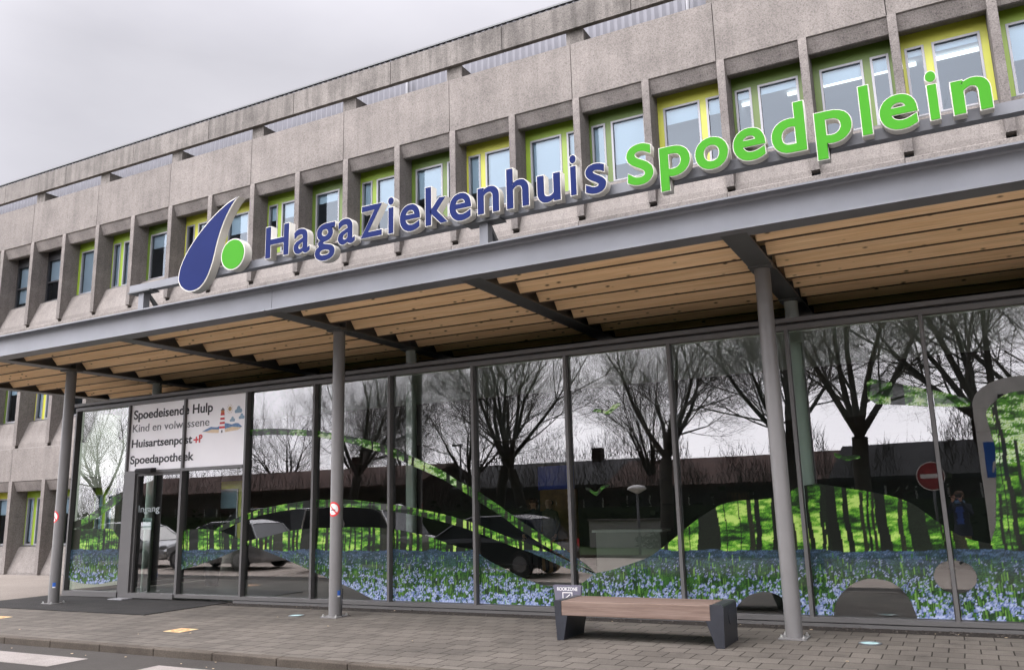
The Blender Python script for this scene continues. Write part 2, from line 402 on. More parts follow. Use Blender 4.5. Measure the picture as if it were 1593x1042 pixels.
# storey: shared meshes
def storey_meshes(dz):
    fin = MB(); fin.prism([(BY - .004, 10.335 + dz), (BY - .004, 7.62 + dz), (BY + .16, 7.60 + dz), (BY + .75, 7.9 + dz), (BY + .75, 10.335 + dz)], 0, FB)
    hood = MB(); hood.prism([(BY + .035, 10.312 + dz), (BY + .15, 10.035 + dz), (BY + .19, 10.02 + dz), (WPY - .02, 10.10 + dz), (WPY - .02, 10.312 + dz)], FB + .002, FW - .002)
    apr = MB(); apr.prism([(BY + .075, 7.535 + dz), (BY + .09, 7.66 + dz), (WPY - .12, 8.37 + dz), (WPY + .0, 8.40 + dz), (WPY + .0, 7.535 + dz)], FB + .002, FW - .002)
    return fin.mesh('fin', M['concrete_fin']), hood.mesh('hood', M['concrete_hood']), apr.mesh('apron', M['concrete'])
GREEN = {-7: 'lime', -6: 'olive', -5: 'yellow', -4: 'lime', -3: 'olive', -2: 'black_frame', -1: 'black_frame', 0: 'black_frame', 1: 'lime', 2: 'lime', 3: 'olive', 4: 'yellow', 5: 'yellow', 6: 'lime',
         7: 'olive', 8: 'lime', 9: 'olive', 10: 'yellow', 11: 'lime', 12: 'olive', 13: 'yellow', 14: 'olive', 15: 'olive', 16: 'yellow', 17: 'lime'}
WMESH = {}
def window_meshes(col, flip, dz):
    """panel (coloured infill) > frames and panes; layout left to right: strip, small pane, mullion, big pane, strip"""
    key = (col, flip, dz)
    if key in WMESH: return WMESH[key]
    W = FW - FB
    segs = [('p', .06), ('g', .33), ('p', .13), ('g', .79), ('p', .125)]
    if col == 'black_frame': segs = [('p', .05), ('g', 1.33), ('p', .055)]
    tot = sum(s[1] for s in segs); x = FB; zb, zt = 8.43 + dz, 9.84 + dz
    pan = MB(); fr = MB(); gl = []
    pan.box(FB + .004, FW - .004, WPY + .012, WPY + .05, zt, 10.12 + dz)
    sl = []
    for t, wd in (segs if not flip else segs[::-1]):
        wd = wd * W / tot
        if t == 'p': pan.box(x + (.004 if x < FB + .01 else 0), x + wd - (.004 if x + wd > FW - .01 else 0), WPY + .012, WPY + .05, zb, zt - .001)
        else:
            e = .045
            for bx in ((x, x + e, zb, zt), (x + wd - e, x + wd, zb, zt), (x + e, x + wd - e, zb, zb + e), (x + e, x + wd - e, zt - e, zt)):
                fr.box(bx[0] + .001, bx[1] - .001, WPY, WPY + .07, bx[2], bx[3] - .002)
            if col == 'black_frame': fr.box(x + e, x + wd - e, WPY, WPY + .07, zb + .62, zb + .67)
            q = MB(); q.add([(x + e, WPY + .045, zb + e), (x + wd - e, WPY + .045, zb + e), (x + wd - e, WPY + .045, zt - e), (x + e, WPY + .045, zt - e)], [(0, 1, 2, 3)])
            gl.append((q.mesh('pane', M['glass_up']), x + e, x + wd - e))
        x += wd
    sill = MB(); sill.box(FB + .003, FW - .003, WPY - .05, WPY + .012, 8.395 + dz, 8.425 + dz)
    WMESH[key] = (pan.mesh('infill_panel', M[col]), fr.mesh('window_frame', M['frame_light'] if col != 'black_frame' else M['black_frame']), gl, sill.mesh('window_sill', M['frame']))
    return WMESH[key]
blind_cover = {5: .4, 6: .3, 7: .18, 14: .12, 15: .2, 16: .1, 17: .5, 8: .62, 9: .55, 10: .66, 11: .70, 12: .72, 13: .25, 2: .98, 1: .98, 3: .3, -1: .9, 0: .55, 4: 0}
for dz, ks in ((0, range(K0, K1)), (-3.80, range(K0, 6)), (-7.60, range(K0, 6))):
    fm, hm, am = storey_meshes(dz)
    for k in ks:
        for nm, me in (('fin', fm), ('hood', hm), ('apron', am)):
            link(nm, me, bld, (fx(k) + BL[0], BL[1], 0))
        col = GREEN.get(k, ['lime', 'olive', 'yellow'][k % 3])
        if dz < 0 and col == 'black_frame': col = {-2: 'lime', -1: 'olive', 0: 'yellow'}[k] if dz > -5 else {-2: 'olive', -1: 'yellow', 0: 'lime'}[k]
        if dz < -5 and k in (0, 1): col = 'lime'
        pm, frm, gl, sm = window_meshes(col, k % 2 == 1, dz)
        wd = link('window', pm, bld, (fx(k) + BL[0], BL[1], 0))
        link('window_frame', frm, wd); link('window_sill', sm, wd)
        for gm, xa, xb in gl: link('pane', gm, wd)
        cov = blind_cover.get(k, 0) if dz == 0 else (.35 if k % 2 else .95)
        if cov:
            b = MB(); zt = 9.82 + dz
            for gm, xa, xb in gl: b.box(xa, xb, WPY + .10, WPY + .108, zt - 1.36 * cov, zt)
            b.build('roller_blind', M['blind'] if k > 3 or dz < 0 else M['room'], wd)
# spandrel bands under each storey
for (za, zb, xa, xb, nm) in ((6.53, 7.53, fx(K0), fx(K1), 'spandrel'), (2.73, 3.73, fx(K0), fx(6), 'spandrel')):
    k = K0 - 1
    while fx(k) < xb:
        m = MB(); x1 = min(fx(k + 2) - .006, xb); m.prism([(BY + .03, za), (BY + .42, za), (BY + .42, zb), (BY + .05, zb), (BY + .03, zb - .02)], fx(k) + .006, x1); bpart(m, nm, M['concrete']); k += 2
m = MB(); m.box(fx(6) + .002, fx(K1), BY + .10, BY + .45, 4.0, 6.52); bpart(m, 'lower_wall', M['concrete'])
# rooms behind the windows
m = MB(); m.box(fx(K0) - 2, fx(K1), 10.0, 10.15, 0, 11.2); m.box(fx(K0) - 2.15, fx(K0) - 2, WPY + .06, 10, 0, 11.2); m.box(fx(K1), fx(K1) + .15, WPY + .06, 10, 0, 11.2)
for z in (10.14, 7.34): m.box(fx(K0) - 2, fx(K1), WPY + .12, 10, z, z + .18)
m.box(fx(K0) - 2, fx(6), WPY + .12, 10, 3.54, 3.72)
for k in range(K0, K1, 3): m.box(fx(k) + .02, fx(k) + .12, WPY + .12, 10, 7.55, 10.13)
for k in range(K0, 6, 2): m.box(fx(k) + .02, fx(k) + .12, WPY + .12, 9.9, .01, 3.5); m.box(fx(k) + .02, fx(k) + .12, WPY + .12, 9.9, 3.75, 7.3)
bpart(m, 'interior_wall', M['room'])
for xa, xb in ((-4.2, -2.95), (-2.3, .2), (.35, 1.9)):
    m = MB(); m.box(xa, xb, 5.70, 5.79, 10.05, 10.10); bpart(m, 'ceiling_light', M['tube'])

# ------------------------------------------------------------------ canopy
CX, CS = -15.636, 3.4274
BX = [CX + CS * i for i in range(-1, 8)]
can = thing('entrance_canopy', 'grey steel canopy on round columns with timber joists under its roof', 'canopy', (CX, -1.036, 0))
CL = (-CX, 1.036, 0)
def cpart(mb, name, mats, smooth=False): 
    o = mb.build(name, mats, can, smooth); o.location = CL; return o
def ibeam(h0, h1, wd, tw=.013, tf=.022):
    z0, z1, a = h0, h1, wd / 2; b = tw / 2
    return [(-a, z0), (a, z0), (a, z0 + tf), (b + .02, z0 + tf + .004), (b, z0 + tf + .024), (b, z1 - tf - .024), (b + .02, z1 - tf - .004), (a, z1 - tf), (a, z1), (-a, z1), (-a, z1 - tf), (-b - .02, z1 - tf - .004), (-b, z1 - tf - .024), (-b, z0 + tf + .024), (-b - .02, z0 + tf + .004), (-a, z0 + tf)]
FY = -2.60
YR = 2.55
pf = [(FY + a, z) for a, z in ibeam(4.52, 4.911, .30)]
for xa, xb in ((BX[0] - .16, BX[2] + CS - .004), (BX[2] + CS + .004, BX[-1] + .16)):
    m = MB(); m.prism(pf, xa, xb); cpart(m, 'fascia_beam', M['steel'])
pr = [(YR + a, z) for a, z in ibeam(4.52, 4.911, .30)]
m = MB(); m.prism(pr, BX[0] - .16, BX[-1] + .16); cpart(m, 'rear_beam', M['steel_dark'])
ib = ibeam(4.519, 4.909, .296)
bm_ = MB(); bm_.prism(ib, FY + .02, YR - .15, 'y'); bmesh_ = bm_.mesh('cross_beam', M['steel_dark'])  # same steel as the fascia; canopy shade is put into this darker colour
for x in BX: link('cross_beam', bmesh_, can, (x + CL[0], CL[1], 0))
# joists: eight per bay, hung between the cross beams
jm = MB(); jm.prism([(-.10, 4.80), (.125, 4.548), (.205, 4.548), (.02, 4.80)], .158, CS - .158); jm.m = [1 if all(jm.v[i][2] < 4.55 for i in f) else 0 for f in jm.f]; jme = jm.mesh('timber_joist', [M['larch'], M['joist_shade']])
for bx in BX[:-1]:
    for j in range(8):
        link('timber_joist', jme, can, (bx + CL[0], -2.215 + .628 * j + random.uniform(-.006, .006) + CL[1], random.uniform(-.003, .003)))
m = MB(); m.box(BX[0] - .15, BX[-1] + .15, FY + .16, YR - .16, 4.802, 4.86); cpart(m, 'roof_deck', M['larch'])
m = MB(); m.box(BX[0] - .15, BX[-1] + .15, FY + .152, YR + .9, 4.862, 4.905); cpart(m, 'roof_membrane', M['asphalt_roof'])
COLS = [CX + 2 * CS * i for i in range(0, 4)]
cm = MB(); cm.tube((0, 0, .016), (0, 0, 4.49), .0985, n=40, cap=False); cme = cm.mesh('column', M['column_grey'], True)
ci = MB(); ci.tube((0, 0, .016), (0, 0, 4.49), .0985, n=32, cap=False); cie = ci.mesh('column', M['inner_col'], True)
bp = MB(); bp.box(-.16, .16, -.16, .16, 0, .016); bpe = bp.mesh('base_plate', M['column_grey'])
bo = MB()
bo.lathe([(.02, .016), (.02, .034), (.011, .036), (.011, .052)], (0, 0, 0), 6)
boe = bo.mesh('anchor_bolt', M['chrome'])
cp = MB(); cp.box(-.147, .147, -.15, .15, 4.492, 4.517); cp.prism([(-.14, 4.492), (-.1, 4.43), (.1, 4.43), (.14, 4.492)], -.006, .006, 'y'); cpe = cp.mesh('cap_plate', M['steel_dark'])
st = MB(); 
for s in (-1, 1): st.box(min(s * .008, s * .14), max(s * .008, s * .14), -.01, .01, 4.545, 4.885)
ste = st.mesh('stiffener_plate', M['steel_dark'])
def disc_patch(mb, R0, a0, z0, rad, rin=0.0, n=36, ofs=.0):
    """a disc (or ring) sticker wrapped on a column of radius R0, centred at angle a0"""
    V = []; F = []
    def pt(u, v): 
        a = a0 + u / R0; return ((R0 + ofs) * math.cos(a), (R0 + ofs) * math.sin(a), z0 + v)
    rings = [rin + (rad - rin) * i / 6 for i in range(7)]
    for r in rings:
        for i in range(n):
            t = 2 * math.pi * i / n; V.append(pt(r * math.cos(t), r * math.sin(t)))
    for j in range(6):
        for i in range(n): F.append([j * n + i, j * n + (i + 1) % n, (j + 1) * n + (i + 1) % n, (j + 1) * n + i])
    mb.add(V, F)
def bar_patch(mb, R0, a0, z0, L_, wd, ang, ofs, n=10, du=0, dv=0):
    V = []; F = []
    for i in range(n + 1):
        s = -L_ / 2 + L_ * i / n
        for q in (-wd / 2, wd / 2):
            u = du + s * math.cos(ang) - q * math.sin(ang); v = dv + s * math.sin(ang) + q * math.cos(ang); a = a0 + u / R0
            V.append(((R0 + ofs) * math.cos(a), (R0 + ofs) * math.sin(a), z0 + v))
    for i in range(n): F.append([2 * i, 2 * i + 2, 2 * i + 3, 2 * i + 1])
    mb.add(V, F)
M['sticker_blue'] = paint('blue_sticker', (.03, .13, .5), .4, 0, .05, 5)
for i, x in enumerate(COLS):
    c = link('column', cme, can, (x + CL[0], -1.036 + CL[1], 0))
    link('base_plate', bpe, c); [link('anchor_bolt', boe, c, (a, b, 0)) for a in (-.125, .125) for b in (-.125, .125)]; link('cap_plate', cpe, c); link('stiffener_plate', ste, c)
    if i < 2:
        a0 = R(274) if i == 1 else R(247)
        s = MB(); s.mi = 0; disc_patch(s, .0985, a0, 1.63, .104, 0, ofs=.0012)
        s.mi = 1; disc_patch(s, .0985, a0, 1.63, .114, .086, ofs=.0020); bar_patch(s, .0985, a0, 1.63, .185, .024, R(-45), .0020)
        s.mi = 2; bar_patch(s, .0985, a0, 1.63, .085, .016, 0, .0016, dv=-.012)
        s.build('no_smoking_sticker', [M['white'], M['red'], M['ink']], c)
        s = MB(); s.mi = 0; bar_patch(s, .0985, R(320 if i == 0 else 345), .36, .055, .075, 0, .0014)
        s.mi = 1; bar_patch(s, .0985, R(320 if i == 0 else 345), .312, .05, .022, 0, .0016)
        s.build('blue_sticker', [M['sticker_blue'], M['white']], c)
        if i == 1:
            s = MB(); s.tube((.102, .03, .02), (.108, .05, .42), .006, n=6); s.tube((.102, .03, .02), (.17, -.02, .012), .006, n=6); s.build('earth_cable', M['ink'], c)
    d = link('column', cie, can, (x + CL[0], 1.04 + CL[1], 0)); d['label'] = 'pale inner column standing behind the glass'
    link('cap_plate', cpe, d); link('stiffener_plate', ste, d)

# ------------------------------------------------------------------ glazed entrance front
GX0, GX1 = -16.90, 9.75
ent = thing('glazed_entrance', 'glass entrance front with grey mullions and woodland pictures on its panes', 'glass front', (GX0, 0, 0))
EL = (-GX0, 0, 0)
def epart(mb, name, mats, parent=None, smooth=False):
    o = mb.build(name, mats, parent or ent, smooth)
    if parent is None: o.location = EL
    return o
MUL = [-16.87, -15.17, -13.53, -11.86, -10.20, -8.535, -6.875, -5.21, -3.55, -1.875, -.205, 1.455, 3.115, 4.775, 6.435, 8.095, 9.72]
for i, x in enumerate(MUL):
    m = MB(); m.box(x - .023, x + .023, 0, .13, .121, 3.869)
    epart(m, 'mullion', M['frame'])
def rail(xa, xb, y0, y1, z0, z1, nm, mt='frame'):
    m = MB(); m.box(xa, xb, y0, y1, z0, z1); return epart(m, nm, M[mt])
rail(GX0, GX1, -.004, .12, 3.87, 3.937, 'head_rail'); rail(GX0, GX1, .05, .13, 3.9375, 3.969, 'shadow_gap', 'black'); rail(GX0 - .05, GX1, -.03, .14, 3.97, 4.03, 'roof_edge')
rail(-14.84, GX1, -.004, .12, .058, .12, 'sill_rail'); rail(-12.0, GX1, .02, .12, .046, .0575, 'shadow_gap', 'black'); rail(-12.0, GX1, -.012, .12, .004, .045, 'base_rail')
rail(GX0, -15.2, -.004, .12, .02, .12, 'sill_rail')
m = MB(); m.box(GX0, GX1, .142, BY + .09, 3.975, 4.06); m.box(GX0, GX1, 2.2, 2.28, 4.061, 4.50); epart(m, 'flat_roof', M['black'])
# door bay: jamb, leaf, transom, sensor
m = MB(); m.box(-15.139, -14.84, -.02, .16, .004, 2.449); epart(m, 'door_jamb', M['frame'])
for xa, xb in ((-15.139, -13.561), (-13.499, -11.891)):
    m = MB(); m.box(xa, xb, -.006, .12, 2.45, 2.505); epart(m, 'transom', M['frame'])
dl = MB()
for bx in ((-14.839, -14.80, .121, 2.449), (-13.60, -13.561, .121, 2.449), (-14.80, -13.60, 2.40, 2.449)): dl.box(bx[0], bx[1], .03, .08, bx[2], bx[3])
dl.box(-14.839, -13.561, -.03, -.006, .03, .125)
door = epart(dl, 'entrance_door', M['frame'])
m = MB(); m.prism([(-.006, 2.47), (-.13, 2.445), (-.15, 2.50), (-.12, 2.54), (-.006, 2.545)], -14.70, -14.24); epart(m, 'door_sensor', M['black'])
m = MB(); m.box(-15.05, -14.65, -.3, -.05, .014, .03); epart(m, 'threshold_plate', M['frame_light'])
GY = .09
def pane(xa, xb, za, zb, nm='pane', parent=None):
    a_, b_ = random.uniform(-.0028, .0028), random.uniform(-.0018, .0018)     # no pane stands quite true
    q = MB(); q.add([(xa, GY - a_ - b_, za), (xb, GY + a_ - b_, za), (xb, GY + a_ + b_, zb), (xa, GY - a_ + b_, zb)], [(0, 1, 2, 3)]); return epart(q, nm, M['glass'], parent)
PANES = []
for i in range(len(MUL) - 1):
    xa, xb = MUL[i] + .03, MUL[i + 1] - .03
    if i == 1:
        p = pane(-14.80, -13.60, .122, 2.40, 'door_glass', door); PANES.append((p, -14.80, -13.60, .122, 2.40)); continue
    if i == 2: p = pane(xa, xb, .121, 2.449); PANES.append((p, xa, xb, .121, 2.449)); continue
    p = pane(xa, xb, .121, 3.869); PANES.append((p, xa, xb, .121, 3.869))
# side return of the glass box
q = MB(); q.add([(GX0 + .02, .13, .12), (GX0 + .02, BY + .05, .12), (GX0 + .02, BY + .05, 3.87), (GX0 + .02, .13, 3.87)], [(0, 1, 2, 3)]); epart(q, 'side_pane', M['glass'])
m = MB(); m.box(GX0, GX0 + .06, 2.0, 2.06, .12, 3.87); m.box(GX0, GX0 + .06, .14, BY + .05, .02, .12); epart(m, 'side_frame', M['frame'])

# --- woodland print on the panes: painted grid (film glued behind the glass)
FILM = {
'left_pane': [(-16.894,1.353),(-16.352,1.374),(-15.226,1.362),(-15.161,0.342),(-15.276,0.34),(-15.817,0.256),(-16.448,0.283),(-16.878,0.392)],
'left_ribbon': [(-16.931,1.474),(-16.377,1.585),(-15.945,1.762),(-15.565,1.962),(-15.205,2.121),(-15.188,1.952),(-15.545,1.779),(-15.966,1.579),(-16.399,1.427),(-16.912,1.327)],
'door': [(-12.495,1.321),(-13.127,1.339),(-13.51,1.295),(-13.489,0.56),(-13.077,0.636),(-12.577,0.757),(-12.01,0.921),(-11.585,1.059)],
'main': [(-11.841,1.082),(-11.153,1.193),(-10.668,1.279),(-10.181,1.318),(-9.328,1.325),(-8.784,1.313),(-8.336,1.271),(-8.002,1.212),(-7.751,1.169),(-7.298,1.026),(-7.084,0.976),(-6.895,0.961),(-6.688,0.82),(-6.388,0.687),(-6.065,0.548),(-5.764,0.45),(-5.584,0.421),(-5.135,0.434),(-5.009,0.509),(-4.842,0.62),(-4.62,0.659),(-4.391,0.723),(-3.998,0.85),(-3.801,0.982),(-3.606,1.122),(-3.412,1.273),(-3.202,1.414),(-2.941,1.556),(-2.692,1.602),(-2.255,1.61),(-2.014,1.697),(-1.877,1.764),(-1.648,1.793),(-1.345,1.73),(-1.05,1.672),(-0.757,1.601),(-0.526,1.498),(-0.345,1.324),(-0.127,1.145),(0.036,1.068),(0.291,1.008),(0.435,2.113),(0.39,2.41),(0.376,2.576),(0.441,2.657),(0.547,2.743),(0.662,2.796),(0.856,2.803),(1.11,2.742),(1.7,2.3),(2.4,1.6),(3.1,1.2),(3.1,-.1),(-5.137,-0.051),(-8.32,-0.019),(-8.761,0.12),(-9.243,0.304),(-9.729,0.453),(-10.218,0.607),(-10.649,0.746),(-11.078,0.877),(-11.487,0.99)],
'lower_ribbon': [(-12.546,1.333),(-11.851,1.57),(-11.33,1.687),(-10.761,1.754),(-10.195,1.808),(-9.336,1.79),(-8.896,1.741),(-8.103,1.638),(-7.402,1.5),(-6.946,1.382),(-6.586,1.258),(-6.292,1.149),(-5.906,1.041),(-5.617,0.937),(-5.264,0.789),(-4.836,0.629),(-4.833,0.593),(-5.269,0.67),(-5.665,0.824),(-5.911,0.918),(-6.296,1.033),(-6.601,1.136),(-6.948,1.252),(-7.403,1.378),(-8.104,1.523),(-8.894,1.623),(-9.334,1.665),(-10.191,1.673),(-10.757,1.641),(-11.325,1.572),(-11.845,1.465),(-12.441,1.261)],
'upper_ribbon': [(-11.819,3.153),(-11.094,3.13),(-10.23,3.038),(-9.684,2.946),(-9.156,2.835),(-8.592,2.681),(-8.102,2.482),(-7.505,2.233),(-7.151,2.023),(-6.889,1.902),(-6.621,1.753),(-6.36,1.588),(-6.066,1.398),(-5.652,1.154),(-5.454,1.04),(-5.258,0.928),(-4.841,0.638),(-4.883,0.61),(-5.263,0.817),(-5.458,0.919),(-5.658,1.012),(-6.071,1.253),(-6.364,1.451),(-6.636,1.605),(-6.903,1.761),(-7.286,1.976),(-7.507,2.087),(-8.103,2.333),(-8.592,2.529),(-9.154,2.702),(-9.682,2.833),(-10.227,2.934),(-11.089,3.016),(-11.813,3.031)],
'wedge': [(-0.918,3.122),(-0.677,3.052),(-0.422,2.971),(-0.166,2.896),(0.035,2.826),(0.242,2.732),(0.212,2.651),(-0.196,2.691),(-0.431,2.722),(-0.931,2.785)],
'bird1': [(-4.789,2.969),(-4.714,3.012),(-4.622,2.986),(-4.541,2.951),(-4.455,3.031),(-4.341,3.07),(-4.312,3.039),(-4.417,2.97),(-4.524,2.892),(-4.604,2.936),(-4.706,2.954)],
'bird2': [(-4.936,1.857),(-4.874,1.841),(-4.805,1.787),(-4.759,1.776),(-4.71,1.84),(-4.637,1.875),(-4.55,1.891),(-4.558,1.854),(-4.64,1.829),(-4.703,1.775),(-4.758,1.711),(-4.827,1.75),(-4.887,1.799),(-4.938,1.81)],
'bird3': [(-1.419,2.179),(-1.35,2.158),(-1.282,2.122),(-1.227,2.127),(-1.156,2.14),(-1.088,2.12),(-1.099,2.088),(-1.177,2.084),(-1.257,2.063),(-1.325,2.091),(-1.393,2.119)],
}
HOLES = [
[(-2.887,0.114),(-2.838,0.197),(-2.744,0.307),(-2.628,0.375),(-2.491,0.411),(-2.358,0.406),(-2.247,0.36),(-2.188,0.289),(-2.17,0.138),(-2.2,-0.023),(-2.897,-0.01)],
[(-1.615,0.078),(-1.591,0.251),(-1.498,0.41),(-1.356,0.53),(-1.198,0.595),(-1.063,0.601),(-0.904,0.569),(-0.789,0.487),(-0.703,0.352),(-0.646,0.159),(-0.65,0.062),(-0.853,0.031)],
[(-0.422,0.645),(-0.367,0.759),(-0.284,0.812),(-0.13,0.828),(0.001,0.777),(0.055,0.666),(0.035,0.555),(-0.049,0.473),(-0.162,0.437),(-0.297,0.46),(-0.385,0.54)],
]
FLY = GY - .006
kq = (CAMD + FLY) / CAMD           # outlines were measured on the mullion fronts; the panes stand a little deeper
S = .012; X0, Z0 = -17.1, .06
NX, NZ = int((3.2 - X0) / S), int((3.30 - Z0) / S)
gx = X0 + S * np.arange(NX); gz = Z0 + S * np.arange(NZ)
def chaikin(p, n=1):
    p = np.array(p, float)
    for _ in range(n):
        q = np.roll(p, -1, 0); p = np.stack([p * .8 + q * .2, p * .2 + q * .8], 1).reshape(-1, 2)
    return p
def cover(poly):
    """share of each grid cell inside the polygon, 3 x 3 samples"""
    p = chaikin(poly) * [kq, 1]; p[:, 1] = 1.6 + (p[:, 1] - 1.6) * kq
    x0, x1 = np.searchsorted(gx, [p[:, 0].min() - .03, p[:, 0].max() + .03]); z0, z1 = np.searchsorted(gz, [p[:, 1].min() - .03, p[:, 1].max() + .03])
    out = np.zeros((NZ, NX), np.float32); acc = 0
    for ox in (-.33, 0, .33):
        for oz in (-.33, 0, .33):
            xx = gx[x0:x1][None, :] + ox * S; zz = gz[z0:z1][:, None] + oz * S
            ins = np.zeros((z1 - z0, x1 - x0), bool)
            for (ax, az), (bx, bz) in zip(p, np.roll(p, -1, 0)):
                if az == bz: continue
                c = ((az > zz) != (bz > zz)) & (xx < (bx - ax) * (zz - az) / (bz - az) + ax); ins ^= c
            acc = acc + ins
    out[z0:z1, x0:x1] = acc / 9.; return out
LAYERS = {}
for k_, pl in FILM.items():
    g_ = 'field' if k_ in ('left_pane', 'left_ribbon', 'door', 'main', 'lower_ribbon') else k_
    LAYERS[g_] = np.maximum(LAYERS.get(g_, np.zeros((NZ, NX), np.float32)), cover(pl))
for pl in HOLES: LAYERS['field'] *= 1 - cover(pl)
def vnoise(cx, cz, seed=0):
    r = np.random.default_rng(seed); a = r.random((int(NZ * S / cz) + 3, int(NX * S / cx) + 3))
    u = np.arange(NX) * S / cx; v = np.arange(NZ) * S / cz
    i = u.astype(int); j = v.astype(int); fu = u - i; fv = v - j; fu = fu * fu * (3 - 2 * fu); fv = fv * fv * (3 - 2 * fv)
    i = i[None, :]; j = j[:, None]; fu = fu[None, :]; fv = fv[:, None]
    return (a[j, i] * (1 - fu) + a[j, i + 1] * fu) * (1 - fv) + (a[j + 1, i] * (1 - fu) + a[j + 1, i + 1] * fu) * fv
HZ = .94
img = np.zeros((NZ, NX, 3), np.float32)
leaf = .44 * vnoise(.34, .13, 1) + .34 * vnoise(.13, .04, 2) + .24 * vnoise(.06, .022, 3) + .14 * RNG.random((NZ, NX))
leaf = (leaf / 1.16 - .5) * 1.15 + .5 + .22 * (vnoise(1.3, .7, 4) - .5)
def lerp3(t, stops):
    out = np.zeros(t.shape + (3,), np.float32)
    xs_ = [s[0] for s in stops]
    for c in range(3): out[..., c] = np.interp(t, xs_, [s[1][c] for s in stops])
    return out
zz = gz[:, None] * np.ones((1, NX))
bright = np.clip((1.9 - zz) / .8, 0, 1)
fo = lerp3(leaf + .06 * bright - .03, [(.30, (.003, .012, .002)), (.44, (.014, .060, .004)), (.54, (.052, .19, .012)), (.63, (.12, .31, .022)), (.76, (.37, .54, .12))])
img[:] = fo
pale = (leaf > .62) & (zz > 1.95) & (RNG.random((NZ, NX)) < .6); img[pale] = (.50, .62, .40)
# trunks
x = X0
while x < 3.2:
    wd = random.choice([.012, .018, .025, .03, .04, .05, .06, .11]) if random.random() < .9 else .18
    lean = random.uniform(-.05, .05); top = random.uniform(1.5, 3.4); sh = random.choice([(.002, .004, .0015), (.003, .006, .002), (.004, .008, .003), (.010, .012, .005)])
    zi = np.where((gz > HZ - .05 - random.random() * .04) & (gz < top))[0]
    for j in zi:
        xc = x + lean * (gz[j] - HZ) + .01 * math.sin(gz[j] * 9 + x); hw = wd * (.62 - .12 * (gz[j] - HZ))
        a, b = np.searchsorted(gx, [xc - hw, xc + hw])
        if b <= a and RNG.random() < .6: b = a + 1
        img[j, a:b] = np.array(sh) * (.6 + .8 * RNG.random((max(b - a, 0), 1)))
    x += wd + abs(random.gauss(.02, .055)) + .012
# meadow
tm = np.clip((HZ - zz) / (HZ - .1), 0, 1)
far = lerp3(.5 * vnoise(.09, .02, 11) + .5 * RNG.random((NZ, NX)), [(.2, (.006, .016, .022)), (.5, (.018, .036, .062)), (.8, (.05, .085, .16))])
nearc = lerp3(.5 * vnoise(.05, .12, 12) + .5 * RNG.random((NZ, NX)), [(.2, (.003, .012, .004)), (.5, (.009, .036, .008)), (.8, (.028, .095, .014))])
tt = np.clip(tm * 2.4, 0, 1)[..., None]
md = far * (1 - tt) + nearc * tt
mk = zz < HZ + .012 * (vnoise(.2, 1, 13) - .5) * 4
img[mk] = md[mk]
for i in range(5200):                      # grass blades and stems
    x = random.uniform(X0, 3.1); t = random.random() ** .6; z = HZ - .02 - t * .80
    ln = .05 + .16 * t; j0, j1 = np.searchsorted(gz, [z - ln, z]); a = np.searchsorted(gx, x); dx = random.uniform(-.12, .12)
    c = np.array(random.choice([(.022, .08, .010), (.05, .145, .018), (.014, .05, .010), (.10, .22, .035)])) * random.uniform(.6, 1.1)
    for j in range(j0, j1):
        aa = min(NX - 1, max(0, a + int(dx * (j - j0)))); img[j, aa] = c
def splat(x, z, rx, rz, c):
    a, b = np.searchsorted(gx, [x - rx, x + rx]); j0, j1 = np.searchsorted(gz, [z - rz, z + rz])
    if b <= a: b = a + 1
    if j1 <= j0: j1 = j0 + 1
    q = ((gx[a:b] - x) / (rx + .006))[None, :] ** 2 + ((gz[j0:j1] - z) / (rz + .006))[:, None] ** 2
    s_ = img[j0:j1, a:b]; m_ = q < 1.05; s_[m_] = c
order = sorted([random.random() ** .75 for _ in range(8200)])
for t in order:                             # bluebells, bigger and paler towards the viewer
    x = random.uniform(X0, 3.15); z = HZ - .03 - t * .84; sz = .003 + .0095 * t
    if math.sin(x * 3.1 + 4 * math.sin(z * 9)) + math.sin(x * 7.7 + z * 14) + .8 * math.sin(x * 17 - z * 23) < -.5 and random.random() < .75: continue
    for q in range(2 + int(5 * t) + random.randint(0, 2)):
        li = random.random()
        c = np.array((.06, .105, .29)) * (1 - li) + np.array((.46, .53, .73)) * li
        c = c * (.30 + .62 * t)
        splat(x + random.gauss(0, 1.5 * sz), z - random.random() * 4.5 * sz, sz * random.uniform(.5, 1.1), sz * random.uniform(.7, 1.5), c)
def film_mat():
    t = NT('woodland_print_film'); at = t.n('Attribute'); at.attribute_name = 'print'
    t.l(at.outputs['Color'], t.b.inputs['Base Color']); t.set(.5, 0, .2); t.b.inputs['Coat Weight'].default_value = .6; t.b.inputs['Coat Roughness'].default_value = .0
    r = t.ramp(at.outputs['Alpha'], (.42, 0.), (.58, 1.))
    tr = t.n('BsdfTransparent'); mx = t.n('MixShader'); t.l(r, mx.inputs[0]); t.l(tr.outputs[0], mx.inputs[1]); t.l(t.b.outputs[0], mx.inputs[2])
    t.l(mx.outputs[0], t.out.inputs[0]); return t.m
M['film'] = film_mat()
